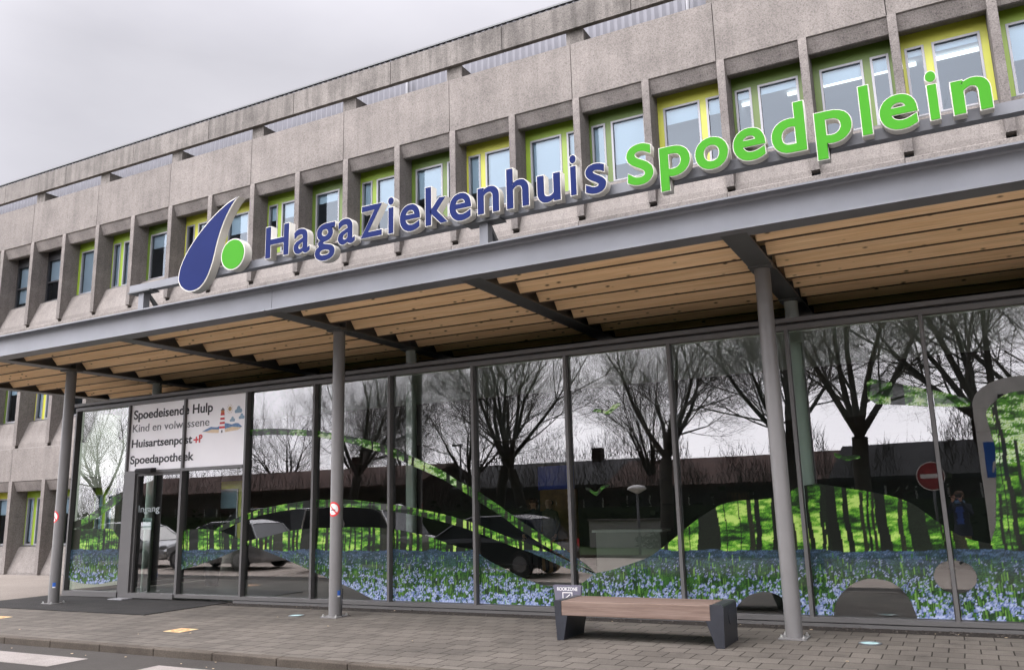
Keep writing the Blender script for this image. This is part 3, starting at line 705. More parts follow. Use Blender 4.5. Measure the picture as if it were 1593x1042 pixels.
for p, xa, xb, za, zb in PANES:
    i0, i1 = np.searchsorted(gx, [xa + .002, xb - .002]); j0, j1 = np.searchsorted(gz, [za + .002, zb - .002])
    i1 = min(i1, NX - 1)
    if i1 - i0 < 5: continue
    for layer in LAYERS.values():
        al = layer[j0:j1, i0:i1]; nz, nx = al.shape
        cell = np.maximum.reduce([al[:-1, :-1], al[1:, :-1], al[:-1, 1:], al[1:, 1:]]) > .3
        if not cell.any(): continue
        idx = np.arange(nz * nx).reshape(nz, nx)
        quads = np.stack([idx[:-1, :-1][cell], idx[:-1, 1:][cell], idx[1:, 1:][cell], idx[1:, :-1][cell]], 1)
        used, inv = np.unique(quads, return_inverse=True); quads = inv.reshape(quads.shape)
        XX, ZZ = np.meshgrid(gx[i0:i1], gz[j0:j1]); co = np.stack([XX.ravel(), np.full(nz * nx, FLY), ZZ.ravel()], 1)[used]
        rgba = np.concatenate([img[j0:j1, i0:i1].reshape(-1, 3), al.reshape(-1, 1)], 1)[used].astype(np.float32)
        me = bpy.data.meshes.new('window_film')
        me.vertices.add(len(co)); me.vertices.foreach_set('co', co.astype(np.float32).ravel())
        me.loops.add(quads.size); me.loops.foreach_set('vertex_index', quads.ravel().astype(np.int32))
        me.polygons.add(len(quads)); me.polygons.foreach_set('loop_start', np.arange(0, quads.size, 4, dtype=np.int32))
        at = me.color_attributes.new('print', 'FLOAT_COLOR', 'POINT'); at.data.foreach_set('color', rgba.ravel())
        me.materials.append(M['film']); me.update(calc_edges=True); me.validate()
        link('window_film', me, p)

# lobby behind the glass
m = MB(); m.box(GX0 + .1, GX1, .14, 9.9, -.02, .008); epart(m, 'lobby_floor', M['lobby_floor'])
m = MB(); m.box(GX0 + .1, GX1, .16, 3.6, 3.86, 3.95); epart(m, 'lobby_ceiling', M['ceiling'])
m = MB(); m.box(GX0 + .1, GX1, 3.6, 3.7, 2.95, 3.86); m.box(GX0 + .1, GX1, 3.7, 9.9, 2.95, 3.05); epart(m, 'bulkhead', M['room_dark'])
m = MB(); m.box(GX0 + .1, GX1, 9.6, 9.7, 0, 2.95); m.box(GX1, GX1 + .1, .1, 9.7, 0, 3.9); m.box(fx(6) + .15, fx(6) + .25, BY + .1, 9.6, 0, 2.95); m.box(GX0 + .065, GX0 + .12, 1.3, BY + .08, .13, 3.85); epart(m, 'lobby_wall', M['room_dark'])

# ------------------------------------------------------------------ lettering helper (built-in vector font turned into meshes)
DG = None
def text_mesh(body, extrude, offset, mats, size=1.0, sx=1.0, spacing=1.0):
    c = bpy.data.curves.new('lettering', 'FONT'); c.body = body; c.size = size; c.extrude = extrude; c.offset = offset
    c.resolution_u = 6; c.space_character = spacing; c.align_x = 'LEFT'
    o = bpy.data.objects.new('lettering', c); COL.objects.link(o)
    dg = bpy.context.evaluated_depsgraph_get(); dg.update()
    me = bpy.data.meshes.new_from_object(o.evaluated_get(dg)); bpy.data.objects.remove(o); bpy.data.curves.remove(c)
    n = len(me.vertices); co = np.zeros(n * 3, np.float32); me.vertices.foreach_get('co', co); co = co.reshape(-1, 3)
    out = np.stack([co[:, 0] * sx, -co[:, 2], co[:, 1]], 1)         # stands upright, faces -Y
    me.vertices.foreach_set('co', out.ravel()); me.materials.clear(); me.materials.append(mats); me.update()
    return me
def bbox(me):
    n = len(me.vertices); co = np.zeros(n * 3, np.float32); me.vertices.foreach_get('co', co); co = co.reshape(-1, 3); return co.min(0), co.max(0)
def remap(me, sx, sz, dx, dz):
    n = len(me.vertices); co = np.zeros(n * 3, np.float32); me.vertices.foreach_get('co', co); co = co.reshape(-1, 3)
    co[:, 0] = co[:, 0] * sx + dx; co[:, 2] = co[:, 2] * sz + dz; me.vertices.foreach_set('co', co.ravel()); me.update()

# ------------------------------------------------------------------ roof sign
SY = -2.38
sign = thing('roof_sign', 'blue and green hospital name letters on a steel rail above the canopy', 'sign', (-12.21, -2.15, 4.91))
SL = (12.21, 2.15, -4.91)
def spart(mb, name, mats, parent=None, smooth=False):
    o = mb.build(name, mats, parent or sign, smooth)
    if parent is None: o.location = SL
    return o
m = MB(); m.box(-12.5, 8.5, -2.215, -2.085, 5.43, 5.56); spart(m, 'support_rail', M['steel'])
for x in (-12.21, -5.354, 1.5, 8.36):
    m = MB(); m.box(x - .065, x + .065, -2.20, -2.07, 4.906, 5.43); spart(m, 'support_post', M['steel'])
    m = MB(); m.prism([(-2.07, 5.36), (-2.07, 5.43), (-1.60, 4.98), (-1.60, 4.907), (-1.66, 4.907)], x + .0, x + .05); spart(m, 'brace', M['steel_dark'])
    m = MB(); m.box(x - .28, x + .28, -2.26, -2.05, 5.405, 5.428); spart(m, 'rail_bracket', M['steel_dark'])
def glyph_loops(ch):
    """outline of one character of the built-in font as closed polylines"""
    c = bpy.data.curves.new('lettering', 'FONT'); c.body = ch
    o = bpy.data.objects.new('lettering', c); COL.objects.link(o); bpy.context.view_layer.update()
    cv = o.to_curve(bpy.context.evaluated_depsgraph_get()); out = []
    for s_ in cv.splines:
        P = []; bps = list(s_.bezier_points)
        for a_, b_ in zip(bps, bps[1:] + bps[:1]):
            p0, p1, p2, p3 = (np.array(v[:2]) for v in (a_.co, a_.handle_right, b_.handle_left, b_.co))
            straight = abs(np.cross(p1 - p0, p3 - p0)) + abs(np.cross(p2 - p0, p3 - p0)) < 1e-4
            for t in ([0] if straight else np.linspace(0, 1, 7)[:-1]): P.append((1 - t) ** 3 * p0 + 3 * t * (1 - t) ** 2 * p1 + 3 * t * t * (1 - t) * p2 + t ** 3 * p3)
        P = np.array(P); keep = np.linalg.norm(P - np.roll(P, 1, 0), axis=1) > 1e-4; out.append(P[keep])
    bpy.data.objects.remove(o)
    A = np.concatenate(out); return out, A.min(0), A.max(0)
def area2(p): return float(np.sum(p[:, 0] * np.roll(p[:, 1], -1) - np.roll(p[:, 0], -1) * p[:, 1]))
def loops_mesh(loops, extra, dep, mat, at):
    sgn = 1 if area2(max(loops, key=lambda q: abs(area2(q)))) > 0 else -1
    cu = bpy.data.curves.new('lettering', 'CURVE'); cu.dimensions = '2D'; cu.fill_mode = 'BOTH'; cu.extrude = dep / 2
    for p in loops:
        t0 = p - np.roll(p, 1, 0); t1 = np.roll(p, -1, 0) - p
        t0 /= np.linalg.norm(t0, axis=1)[:, None]; t1 /= np.linalg.norm(t1, axis=1)[:, None]
        n0 = np.stack([t0[:, 1], -t0[:, 0]], 1); n1 = np.stack([t1[:, 1], -t1[:, 0]], 1); nn = n0 + n1
        ln = np.maximum(np.linalg.norm(nn, axis=1), .9); q = p + sgn * extra * nn / ln[:, None] * np.minimum(2 / ln, 1.5)[:, None]
        sp_ = cu.splines.new('POLY'); sp_.points.add(len(q) - 1); sp_.use_cyclic_u = True
        for i_, v in enumerate(q): sp_.points[i_].co = (v[0], v[1], 0, 1)
    o = bpy.data.objects.new('lettering', cu); COL.objects.link(o); bpy.context.view_layer.update()
    me = bpy.data.meshes.new_from_object(o.evaluated_get(bpy.context.evaluated_depsgraph_get())); bpy.data.objects.remove(o)
    n = len(me.vertices); co = np.zeros(n * 3, np.float32); me.vertices.foreach_get('co', co); co = co.reshape(-1, 3)
    co = np.stack([co[:, 0] + at[0], -co[:, 2] + at[1], co[:, 1] + at[2]], 1)
    me.vertices.foreach_set('co', co.ravel()); me.materials.clear(); me.materials.append(mat); me.update(); return me
LET = [('H', -9.162, -8.692), ('a', -8.588, -8.268), ('g', -8.165, -7.788), ('a', -7.73, -7.415), ('Z', -7.304, -6.931), ('i', -6.819, -6.723), ('e', -6.614, -6.273), ('k', -6.177, -5.821),
       ('e', -5.784, -5.44), ('n', -5.334, -5.007), ('h', -4.887, -4.561), ('u', -4.435, -4.106), ('i', -3.963, -3.877), ('s', -3.754, -3.479),
       ('S', -3.197, -2.861), ('p', -2.775, -2.405), ('o', -2.337, -1.949), ('e', -1.884, -1.521), ('d', -1.447, -1.076), ('p', -.972, -.593), ('l', -.492, -.393), ('e', -.306, .061), ('i', .17, .268), ('n', .395, .748)]
ZR = {'H': (5.471, 5.974), 'a': (5.44, 5.834), 'g': (5.255, 5.828), 'Z': (5.468, 5.955), 'i': (5.46, 6.0), 'e': (5.432, 5.83), 'k': (5.458, 6.02), 'n': (5.462, 5.835), 'h': (5.455, 6.012), 'u': (5.435, 5.815), 's': (5.42, 5.818),
      'S': (5.413, 5.946), 'p': (5.268, 5.822), 'o': (5.425, 5.822), 'd': (5.425, 6.015), 'l': (5.447, 6.019)}
ST = .058       # half of it is added round the glyph, so strokes are as heavy as in the photo
for i, (ch, xa, xb) in enumerate(LET):
    za, zb = ZR[ch]
    if i >= 20 and ch == 'i': zb = 6.007
    green = i >= 14; bold = .017 if green else .012
    loops, lo, hi = glyph_loops(ch)
    ax = (xb - xa - 2 * bold) / max(hi[0] - lo[0], .01); az = (zb - za - 2 * bold) / (hi[1] - lo[1])
    def made(extra, dep, mat, y):
        return loops_mesh([(l - lo) * [ax, az] for l in loops], extra, dep, mat, (xa + bold, y + dep / 2, za + bold))
    body = made(bold + (.009 if green else .011), .125, M['offwhite'], SY)
    lt = link('letter', body, sign, SL)
    face = made(bold, .004, M['green_face'] if green else M['blue_face'], SY - .006)
    link('letter_face', face, lt)
DROP = [(-9.783,6.624),(-9.88,6.612),(-9.978,6.585),(-10.09,6.538),(-10.207,6.477),(-10.32,6.408),(-10.436,6.33),(-10.56,6.235),(-10.665,6.145),(-10.776,6.04),(-10.87,5.935),(-10.95,5.832),(-11.015,5.723),(-11.06,5.628),(-11.085,5.534),(-11.09,5.426),(-11.075,5.37),(-11.034,5.305),(-10.99,5.262),(-10.941,5.228),(-10.89,5.201),(-10.828,5.181),(-10.76,5.173),(-10.694,5.176),(-10.635,5.188),(-10.577,5.208),(-10.52,5.247),(-10.464,5.297),(-10.42,5.355),(-10.377,5.425),(-10.335,5.52),(-10.296,5.624),(-10.265,5.735),(-10.239,5.845),(-10.212,5.94),(-10.18,6.031),(-10.138,6.14),(-10.087,6.247),(-10.03,6.346),(-9.97,6.435),(-9.915,6.505),(-9.861,6.562)]
def inset(poly, d):
    p = np.array(poly); a = np.roll(p, 1, 0); b = np.roll(p, -1, 0); t = b - a; t /= np.linalg.norm(t, axis=1)[:, None]
    nrm = np.stack([-t[:, 1], t[:, 0]], 1)
    ar = np.sum(p[:, 0] * np.roll(p[:, 1], -1) - np.roll(p[:, 0], -1) * p[:, 1])
    return (p + nrm * d * (1 if ar > 0 else -1)).tolist()
m = MB(); m.prism(DROP, SY, SY + .15, 'y'); lo_ = spart(m, 'drop_emblem', M['offwhite'])
m = MB(); m.prism(inset(DROP, .02), SY - .006, SY - .002, 'y'); m.build('emblem_face', M['blue_face'], lo_)
circ = [(-9.862 + .262 * math.cos(t), 5.663 + .262 * math.sin(t)) for t in np.linspace(0, 2 * math.pi, 56, endpoint=False)]
m = MB(); m.prism(circ, SY, SY + .15, 'y'); lo_ = spart(m, 'dot_emblem', M['offwhite'])
m = MB(); m.prism(inset(circ, .02), SY - .006, SY - .002, 'y'); m.build('emblem_face', M['green_face'], lo_)

# ------------------------------------------------------------------ white entrance sign
es = thing('entrance_sign', 'white sign with black department names and a lighthouse drawing above the door', 'sign', (-15.14, .05, 2.51))
ESL = (15.14, -.05, -2.51)
def flat(mb, name, mats, parent=None):
    o = mb.build(name, mats, parent or es); o.location = ESL if parent is None else (0, 0, 0); return o
PY = .05
m = MB(); m.box(-15.138, -13.562, PY, PY + .03, 2.507, 3.868); flat(m, 'sign_panel', M['panel_white'])
m = MB(); m.box(-13.498, -11.892, PY, PY + .03, 2.507, 3.868); flat(m, 'sign_panel', M['panel_white'])
def sign_text(body, xa, xb, zb, caph, off, mat):
    """each word a mesh of its own, set along one line from xa to xb"""
    full = text_mesh(body, 0, off, mat); lo, hi = bbox(full); sx = (xb - xa) / (hi[0] - lo[0])
    l2, h2 = bbox(text_mesh('H', 0, 0, mat)); sz = caph / (h2[2] - l2[2]); ws = body.split(' '); done = ''
    for wd_ in ws:
        me = text_mesh(wd_, .002, off, mat); wlo, whi = bbox(me)
        x_ = xa if not done else xa + (bbox(text_mesh(done + wd_, 0, off, mat))[1][0] - lo[0] - (whi[0] - wlo[0])) * sx
        remap(me, sx, sz, x_ - wlo[0] * sx, zb)
        n = len(me.vertices); co = np.zeros(n * 3, np.float32); me.vertices.foreach_get('co', co); co[1::3] += PY - .004; me.vertices.foreach_set('co', co)
        link('lettering', me, es, ESL); done += wd_ + ' '
sign_text('Spoedeisende Hulp', -15.07, -12.79, 3.575, .175, .021, M['ink'])
sign_text('Kind en volwassene', -15.075, -12.87, 3.305, .155, .0, M['ink_grey'])
sign_text('Huisartsenpost', -15.08, -13.32, 2.99, .155, .021, M['ink'])
sign_text('Spoedapotheek', -15.09, -13.255, 2.655, .158, .021, M['ink'])
m = MB()                                   # red joined h-P mark with a cross bar
m.prism([(-13.225, 2.985), (-13.19, 2.985), (-13.19, 3.105), (-13.225, 3.105)], PY - .006, PY - .002, 'y')
m.prism([(-13.135, 2.985), (-13.10, 2.985), (-13.10, 3.135), (-13.135, 3.135)], PY - .006, PY - .002, 'y')
m.prism([(-13.28, 3.03), (-13.15, 3.03), (-13.15, 3.062), (-13.28, 3.062)], PY - .0066, PY - .0026, 'y')
arc = [(.055 * math.cos(t), .045 * math.sin(t)) for t in np.linspace(-2.2, 2.6, 14)]; arci = [(x * .45, z * .42) for x, z in arc]
for a in range(13): m.prism([(-13.095 + arc[a][0], 3.098 + arc[a][1]), (-13.095 + arc[a + 1][0], 3.098 + arc[a + 1][1]), (-13.095 + arci[a + 1][0], 3.098 + arci[a + 1][1]), (-13.095 + arci[a][0], 3.098 + arci[a][1])], PY - .0058, PY - .0022, 'y')
flat(m, 'red_mark', M['red'])
def fl(poly, name, mat, d): 
    m = MB(); m.prism(poly, PY - d, PY - .001, 'y'); return flat(m, name, M[mat])
fl([(-13.06, 3.19), (-12.95, 3.235), (-12.82, 3.275), (-12.74, 3.262), (-12.66, 3.255), (-12.56, 3.285), (-12.45, 3.325), (-12.36, 3.31), (-12.27, 3.285), (-12.17, 3.305), (-12.10, 3.30), (-11.99, 3.225), (-12.2, 3.2), (-12.6, 3.19)], 'blue_dunes', 'sea', .003)
fl([(-13.06, 3.19), (-12.92, 3.195), (-12.8, 3.225), (-12.68, 3.215), (-12.5, 3.2), (-12.36, 3.225), (-12.25, 3.24), (-12.12, 3.225), (-12.0, 3.215), (-12.1, 3.17), (-12.35, 3.155), (-12.57, 3.14), (-12.85, 3.16)], 'sand_strip', 'sand', .0042)
lh = MB()
for j in range(8):
    z0 = 3.14 + .042 * j; z1 = z0 + .042; wa, wb = .085 - .0045 * j, .085 - .0045 * (j + 1); lh.mi = [1, 1, 0, 1, 0, 1, 0, 1][j]
    lh.prism([(-12.52 - wa, z0), (-12.52 + wa, z0), (-12.52 + wb, z1), (-12.52 - wb, z1)], PY - .0056, PY - .001, 'y')
lh.mi = 0; lh.prism([(-12.575, 3.476), (-12.465, 3.476), (-12.475, 3.52), (-12.565, 3.52)], PY - .0056, PY - .001, 'y')
lh.mi = 2; lh.prism([(-12.565, 3.52), (-12.475, 3.52), (-12.48, 3.575), (-12.56, 3.575)], PY - .0056, PY - .001, 'y')
lh.mi = 3; lh.prism([(-12.575, 3.575), (-12.465, 3.575), (-12.52, 3.63)], PY - .0056, PY - .001, 'y'); lh.prism([(-12.54, 3.14), (-12.50, 3.14), (-12.50, 3.19), (-12.54, 3.19)], PY - .0064, PY - .0058, 'y')
flat(lh, 'lighthouse_drawing', [M['red'], M['panel_white'], M['orange'], M['ink_grey']])
sn = MB(); sn.prism([(-12.33 + .045 * math.cos(t), 3.59 + .045 * math.sin(t)) for t in np.linspace(0, 6.28, 14, endpoint=False)], PY - .004, PY - .001, 'y')
for t in np.linspace(0, 2 * math.pi, 12, endpoint=False):
    c, s_ = math.cos(t), math.sin(t); sn.prism([(-12.33 + .065 * c - .005 * s_, 3.59 + .065 * s_ + .005 * c), (-12.33 + .065 * c + .005 * s_, 3.59 + .065 * s_ - .005 * c), (-12.33 + .098 * c, 3.59 + .098 * s_)], PY - .004, PY - .001, 'y')
flat(sn, 'sun_drawing', M['yellow_print'])
for cx, cz, k_ in ((-12.11, 3.54, 1.0), (-12.26, 3.37, .72), (-12.02, 3.41, .78)):
    cm_ = MB(); pts = [(-.075, -.045), (.085, -.045), (.105, -.01), (.085, .035), (.05, .04), (.045, .075), (.005, .095), (-.03, .07), (-.04, .03), (-.075, .02), (-.095, -.015)]
    cm_.prism([(cx + a * k_, cz + b * k_) for a, b in pts], PY - .003, PY - .001, 'y'); flat(cm_, 'cloud_drawing', M['cloud_blue'])
# lettering and notice on the door glass
me = text_mesh('Ingang', .001, .004, M['white']); lo, hi = bbox(me); remap(me, .61 / (hi[0] - lo[0]), .19, -14.8 - lo[0] * .61 / (hi[0] - lo[0]), 1.68)
n = len(me.vertices); co = np.zeros(n * 3, np.float32); me.vertices.foreach_get('co', co); co[1::3] += GY - .003; me.vertices.foreach_set('co', co)
M['etched'] = paint('etched_lettering', (.30, .34, .34), .6, 0, .05, 5); me.materials.clear(); me.materials.append(M['etched']); link('door_lettering', me, door)
m = MB(); m.mi = 0; m.box(-14.66, -14.40, GY + .004, GY + .006, 1.33, 1.56); m.mi = 1; m.box(-14.64, -14.60, GY + .001, GY + .003, 1.49, 1.53); m.box(-14.57, -14.44, GY + .001, GY + .003, 1.50, 1.512); m.box(-14.57, -14.46, GY + .001, GY + .003, 1.46, 1.47)
epart(m, 'door_notice', [paint('pale_notice', (.42, .52, .52), .5), M['ink_grey']], door)

# ------------------------------------------------------------------ bench, smoking-zone plate, lights and stickers in the paving
bench = thing('bench', 'low bench with thick wooden seat and dark tapered metal ends before the glass', 'bench', (-3.53, -1.71, 0))
def bpt(mb, name, mat, bv=.006):
    o = mb.build(name, mat, bench); o.location = (3.53, 1.71, 0); return bevel(o, bv)
for i in range(3):
    m = MB(); y = -2.015 + .203 * i; m.box(-4.478, -2.642, y, y + .198, .285, .455); bpt(m, 'seat_plank', M['bench_wood'], .008)
m = MB(); m.prism([(-4.565, .458), (-4.482, .458), (-4.482, .284), (-4.405, .284), (-4.462, 0), (-4.535, 0)], -2.02, -1.40, 'y'); bpt(m, 'leg', M['anthracite'])
m = MB(); m.prism([(-2.638, .458), (-2.52, .458), (-2.495, .44), (-2.51, 0), (-2.595, 0), (-2.69, .284), (-2.638, .284)], -2.02, -1.40, 'y'); bpt(m, 'leg', M['anthracite'])
m = MB(); m.tube((-2.497, -1.70, .31), (-2.4975 + .006, -1.70, .31), .09, n=28); bpt(m, 'end_medallion', M['anthracite'], .002)
rz = thing('smoking_zone_plate', 'small dark plate with white smoking zone lettering behind the bench end', 'sign', (-4.70, -1.30, 0))
m = MB(); m.prism([(-.20, .575), (.20, .575), (.15, .16), (-.15, .16)], -.02, .02, 'y'); pl_ = m.build('plate', paint('grey_violet_plate', (.115, .11, .145), .4, 0, .06, 5), rz)
m = MB(); m.box(-.03, .03, .021, .06, 0, .5); m.build('post', M['anthracite'], rz)
me = text_mesh('ROOKZONE', .001, .012, M['white']); lo, hi = bbox(me); k_ = .29 / (hi[0] - lo[0]); remap(me, k_, .062, -.145 - lo[0] * k_, .505)
n = len(me.vertices); co = np.zeros(n * 3, np.float32); me.vertices.foreach_get('co', co); co[1::3] -= .022; me.vertices.foreach_set('co', co); link('lettering', me, rz)
m = MB()
for bx in ((-.07, .07, .475, .485), (-.07, .07, .365, .375), (-.07, -.06, .375, .475), (.06, .07, .375, .475)): m.box(bx[0], bx[1], -.0235, -.0205, bx[2], bx[3])
m.prism([(-.04, .395), (.02, .395), (.02, .408), (-.04, .408)], -.0235, -.0205, 'y'); m.prism([(-.035, .41), (.03, .46), (.04, .455), (-.02, .41)], -.0235, -.0205, 'y'); m.build('pictogram', M['white'], rz)
for i, (x, y) in enumerate(((-1.09, -1.18), (-9.49, -1.11))):
    u = thing('ground_light', ['round glass uplight set in the paving right of the bench', 'round glass uplight set in the paving beside the middle column'][i], 'ground light', (x, y, 0), group='uplights sunk in the pavement')
    m = MB(); m.lathe([(.125, .0), (.125, .008), (.118, .012), (.098, .012), (.098, .006)], (0, 0, 0), 32); m.build('rim', M['steel_dark'], u)
    m = MB(); m.lathe([(.097, .002), (.097, .010), (.05, .014)], (0, 0, 0), 32); m.build('lens', M['uplight_glass'], u)
for i, (x, y) in enumerate(((-10.02, -2.90), (-14.5, -2.80))):
    s = MB(); a = .17
    s.mi = 0; s.prism([(-a, -a * .95), (a, -a), (a, a), (-a, a * .97)], .0015, .0025, 'z')
    s.mi = 1
    for q in range(20):
        t0, t1 = 2 * math.pi * q / 20, 2 * math.pi * (q + 1) / 20
        if q % 7 == 3: continue
        s.prism([(.135 * math.cos(t0), .135 * math.sin(t0)), (.135 * math.cos(t1), .135 * math.sin(t1)), (.09 * math.cos(t1), .09 * math.sin(t1)), (.09 * math.cos(t0), .09 * math.sin(t0))], .0026, .0032, 'z')
    s.mi = 2; s.prism([(-.03, -.06), (.035, -.05), (.03, .06), (-.025, .05)], .0026, .0033, 'z')
    o = s.build('floor_sticker', [M['yellow_print'], M['orange'], M['red']], None, loc=(x, y, 0))
    tag(o, ['worn orange and yellow floor sticker on the paving before the glass', 'worn orange floor sticker on the paving in front of the black entrance mat'][i], 'sticker', 'floor stickers on the pavement')

# ------------------------------------------------------------------ lobby furniture seen through the glass
rw = thing('reception_wall', 'brown wooden reception wall with bright blue header panel inside the lobby', 'reception', (-8.3, 7.2, 0))
m = MB(); m.box(-.9, -.02, 0, .3, 0.008, 1.98); m.build('wood_cladding', M['walnut'], rw)
m = MB(); m.box(-.92, -.10, -.04, .3, 1.985, 2.55); m.build('header_panel', M['blue_panel'], rw)
lc = thing('reception_counter', 'low pale reception counter inside the lobby', 'counter', (-6.6, 6.2, 0))
m = MB(); m.box(-.75, .75, 0, .5, 0.008, .98); m.build('front', M['render'], lc); m = MB(); m.box(-.82, .82, -.06, .56, .982, 1.03); m.build('worktop', M['white'], lc)
pl = thing('pot_plant', 'green plant in dark pot standing inside the entrance door', 'plant', (-15.35, 2.6, 0))
m = MB(); m.lathe([(.14, .008), (.2, .6), (.2, .62), (.17, .62)], (0, 0, 0), 20); m.build('pot', M['anthracite'], pl)
m = MB()
for i in range(90):
    a = random.uniform(0, 6.28); r = random.uniform(.02, .28); z = random.uniform(.62, 1.35); b = a + random.uniform(-1, 1)
    p0 = Vector((r * math.cos(a), r * math.sin(a), z)); d = Vector((math.cos(b), math.sin(b), random.uniform(.1, 1))).normalized() * .17; n_ = Vector((-math.sin(b), math.cos(b), .2)) * .03
    m.add([p0, p0 + d * .5 + n_, p0 + d, p0 + d * .5 - n_], [(0, 1, 2, 3)])
M['leaf'] = paint('plant_leaf', (.05, .12, .03), .5, 0, .3, 20); m.build('foliage', M['leaf'], pl)

# ------------------------------------------------------------------ people
M['skin'] = paint('skin', (.50, .29, .21), .55, 0, .06, 12)
M['navy'] = paint('navy_coat', (.010, .013, .030), .85, 0, .25, 12)
M['blue_top'] = paint('blue_top', (.03, .07, .30), .85, 0, .15, 12)
M['khaki'] = paint('khaki_trousers', (.30, .23, .09), .85, 0, .15, 10)
M['dark_trousers'] = paint('dark_trousers', (.014, .014, .018), .85, 0, .2, 10)
M['shoe'] = paint('dark_shoes', (.015, .012, .010), .5, 0, .2, 10)
M['hair_brown'] = paint('brown_hair', (.10, .05, .025), .7, 0, .3, 40)
M['hair_dark'] = paint('dark_hair', (.012, .010, .009), .7, 0, .3, 40)
M['grey_coat'] = paint('grey_brown_coat', (.085, .075, .06), .85, 0, .2, 10)
M['scarf'] = paint('blue_scarf', (.12, .22, .40), .9, 0, .2, 20)
def make_person(name, label, loc, rz, hands, coat, trousers, hair, bald=False, front=None, scarf=False, coat_len=.72):
    P = thing(name, label, 'person', loc, rz)
    J = {'pelvis': (0, 0, .96, .135), 'spine': (0, -.01, 1.16, .130), 'chest': (0, -.01, 1.34, .145), 'neck': (0, .0, 1.50, .060), 'chin': (0, .02, 1.57, .062), 'head': (0, .02, 1.665, .092), 'crown': (0, .01, 1.735, .060)}
    E_ = [('pelvis', 'spine'), ('spine', 'chest'), ('chest', 'neck'), ('neck', 'chin'), ('chin', 'head'), ('head', 'crown')]
    for s, sg in (('l', -1), ('r', 1)):
        J['hip' + s] = (sg * .095, 0, .90, .095); J['knee' + s] = (sg * .105, .02, .49, .062); J['calf' + s] = (sg * .105, -.01, .34, .056); J['ankle' + s] = (sg * .105, -.02, .09, .040); J['toe' + s] = (sg * .12, .15, .035, .036)
        el, wr = hands[s]
        J['shoulder' + s] = (sg * .185, -.01, 1.415, .066); J['elbow' + s] = el + (.045,); J['wrist' + s] = wr + (.030,)
        d = (Vector(wr) - Vector(el)).normalized(); pm = Vector(wr) + d * .075; J['palm' + s] = tuple(pm) + (.036,)
        E_ += [('pelvis', 'hip' + s), ('hip' + s, 'knee' + s), ('knee' + s, 'calf' + s), ('calf' + s, 'ankle' + s), ('ankle' + s, 'toe' + s), ('chest', 'shoulder' + s), ('shoulder' + s, 'elbow' + s), ('elbow' + s, 'wrist' + s), ('wrist' + s, 'palm' + s)]
    nm = list(J); me = bpy.data.meshes.new('body'); me.from_pydata([J[k][:3] for k in nm], [(nm.index(a), nm.index(b)) for a, b in E_], [])
    o = bpy.data.objects.new('tmp', me); COL.objects.link(o)
    sk = o.modifiers.new('s', 'SKIN'); su = o.modifiers.new('u', 'SUBSURF'); su.levels = 2; su.render_levels = 2
    for i, k in enumerate(nm):
        v = me.skin_vertices[0].data[i]; r = J[k][3]
        v.radius = (r * 1.25, r * .85) if k in ('spine', 'chest', 'pelvis') else (r, r); v.use_root = (k == 'pelvis')
    bpy.context.view_layer.update()
    bme = bpy.data.meshes.new_from_object(o.evaluated_get(bpy.context.evaluated_depsgraph_get())); bpy.data.objects.remove(o)
    b = MB(); b.v = [tuple(v.co) for v in bme.vertices]; b.f = [list(p.vertices) for p in bme.polygons]
    palm = [Vector(J['palm' + s][:3]) for s in 'lr']; wrist = [Vector(J['wrist' + s][:3]) for s in 'lr']
    for f in b.f:
        c = sum((Vector(b.v[i]) for i in f), Vector()) / len(f)
        hand = any((c - q).length < .095 for q in palm)
        if c.z > 1.515 and abs(c.x) < .13 and not any((c - q).length < .16 for q in wrist): mi = 0
        elif hand: mi = 0
        elif c.z < .10: mi = 3
        elif c.z < coat_len and abs(c.x) < .30 and not any((c - q).length < .25 for q in wrist): mi = 2
        else: mi = 4 if (front and c.y > .07 and abs(c.x) < .085 and c.z > .7) else 1
        b.m.append(mi)
    b.mi = 0
    for s, sg in (('l', -1), ('r', 1)):       # fingers: unequal, bent, thumb off the side of the palm
        el, wr = hands[s]; d = (Vector(wr) - Vector(el)).normalized(); pm = Vector(J['palm' + s][:3])
        side = d.cross(Vector((0, 1, 0))); side = side.normalized() if side.length > .1 else Vector((1, 0, 0)); pn = side.cross(d)
        for q, (ln, of) in enumerate(((.060, -.027), (.072, -.009), (.068, .010), (.052, .027))):
            p0 = pm + d * .02 + side * of; p1 = p0 + d * ln * .55 + pn * .008; p2 = p1 + d * ln * .40 + pn * .025
            b.tube(p0, p1, .0095, .0085, 7); b.tube(p1, p2, .0085, .006, 7); b.ball(p1, .0087, 7, 5); b.ball(p2, .0062, 7, 5)
        p0 = pm - d * .035 - side * sg * .028; p1 = p0 + d * .03 - side * sg * .03 + pn * .01; p2 = p1 + d * .03 - side * sg * .006
        b.tube(p0, p1, .012, .010, 7); b.tube(p1, p2, .010, .007, 7); b.ball(p2, .0072, 7, 5)
    hx = J['head']
    b.prism([(.095, 1.665), (.125, 1.640), (.098, 1.632)], -.014, .014)                                   # nose
    for sg in (-1, 1): b.ball((sg * .088, .01, 1.655), (.014, .022, .033), 8, 6)                          # ears
    b.mi = 5
    for sg in (-1, 1): b.ball((sg * .034, .100, 1.668), (.011, .008, .007), 8, 5)                         # eyes
    b.mi = 6; b.ball((0, .100, 1.605), (.026, .008, .008), 8, 5)                                          # mouth
    body = b.build('body', [M['skin'], coat, trousers, M['shoe'], front or coat, M['ink'], paint('lips', (.35, .12, .10), .5)], P, True)
    h = MB()
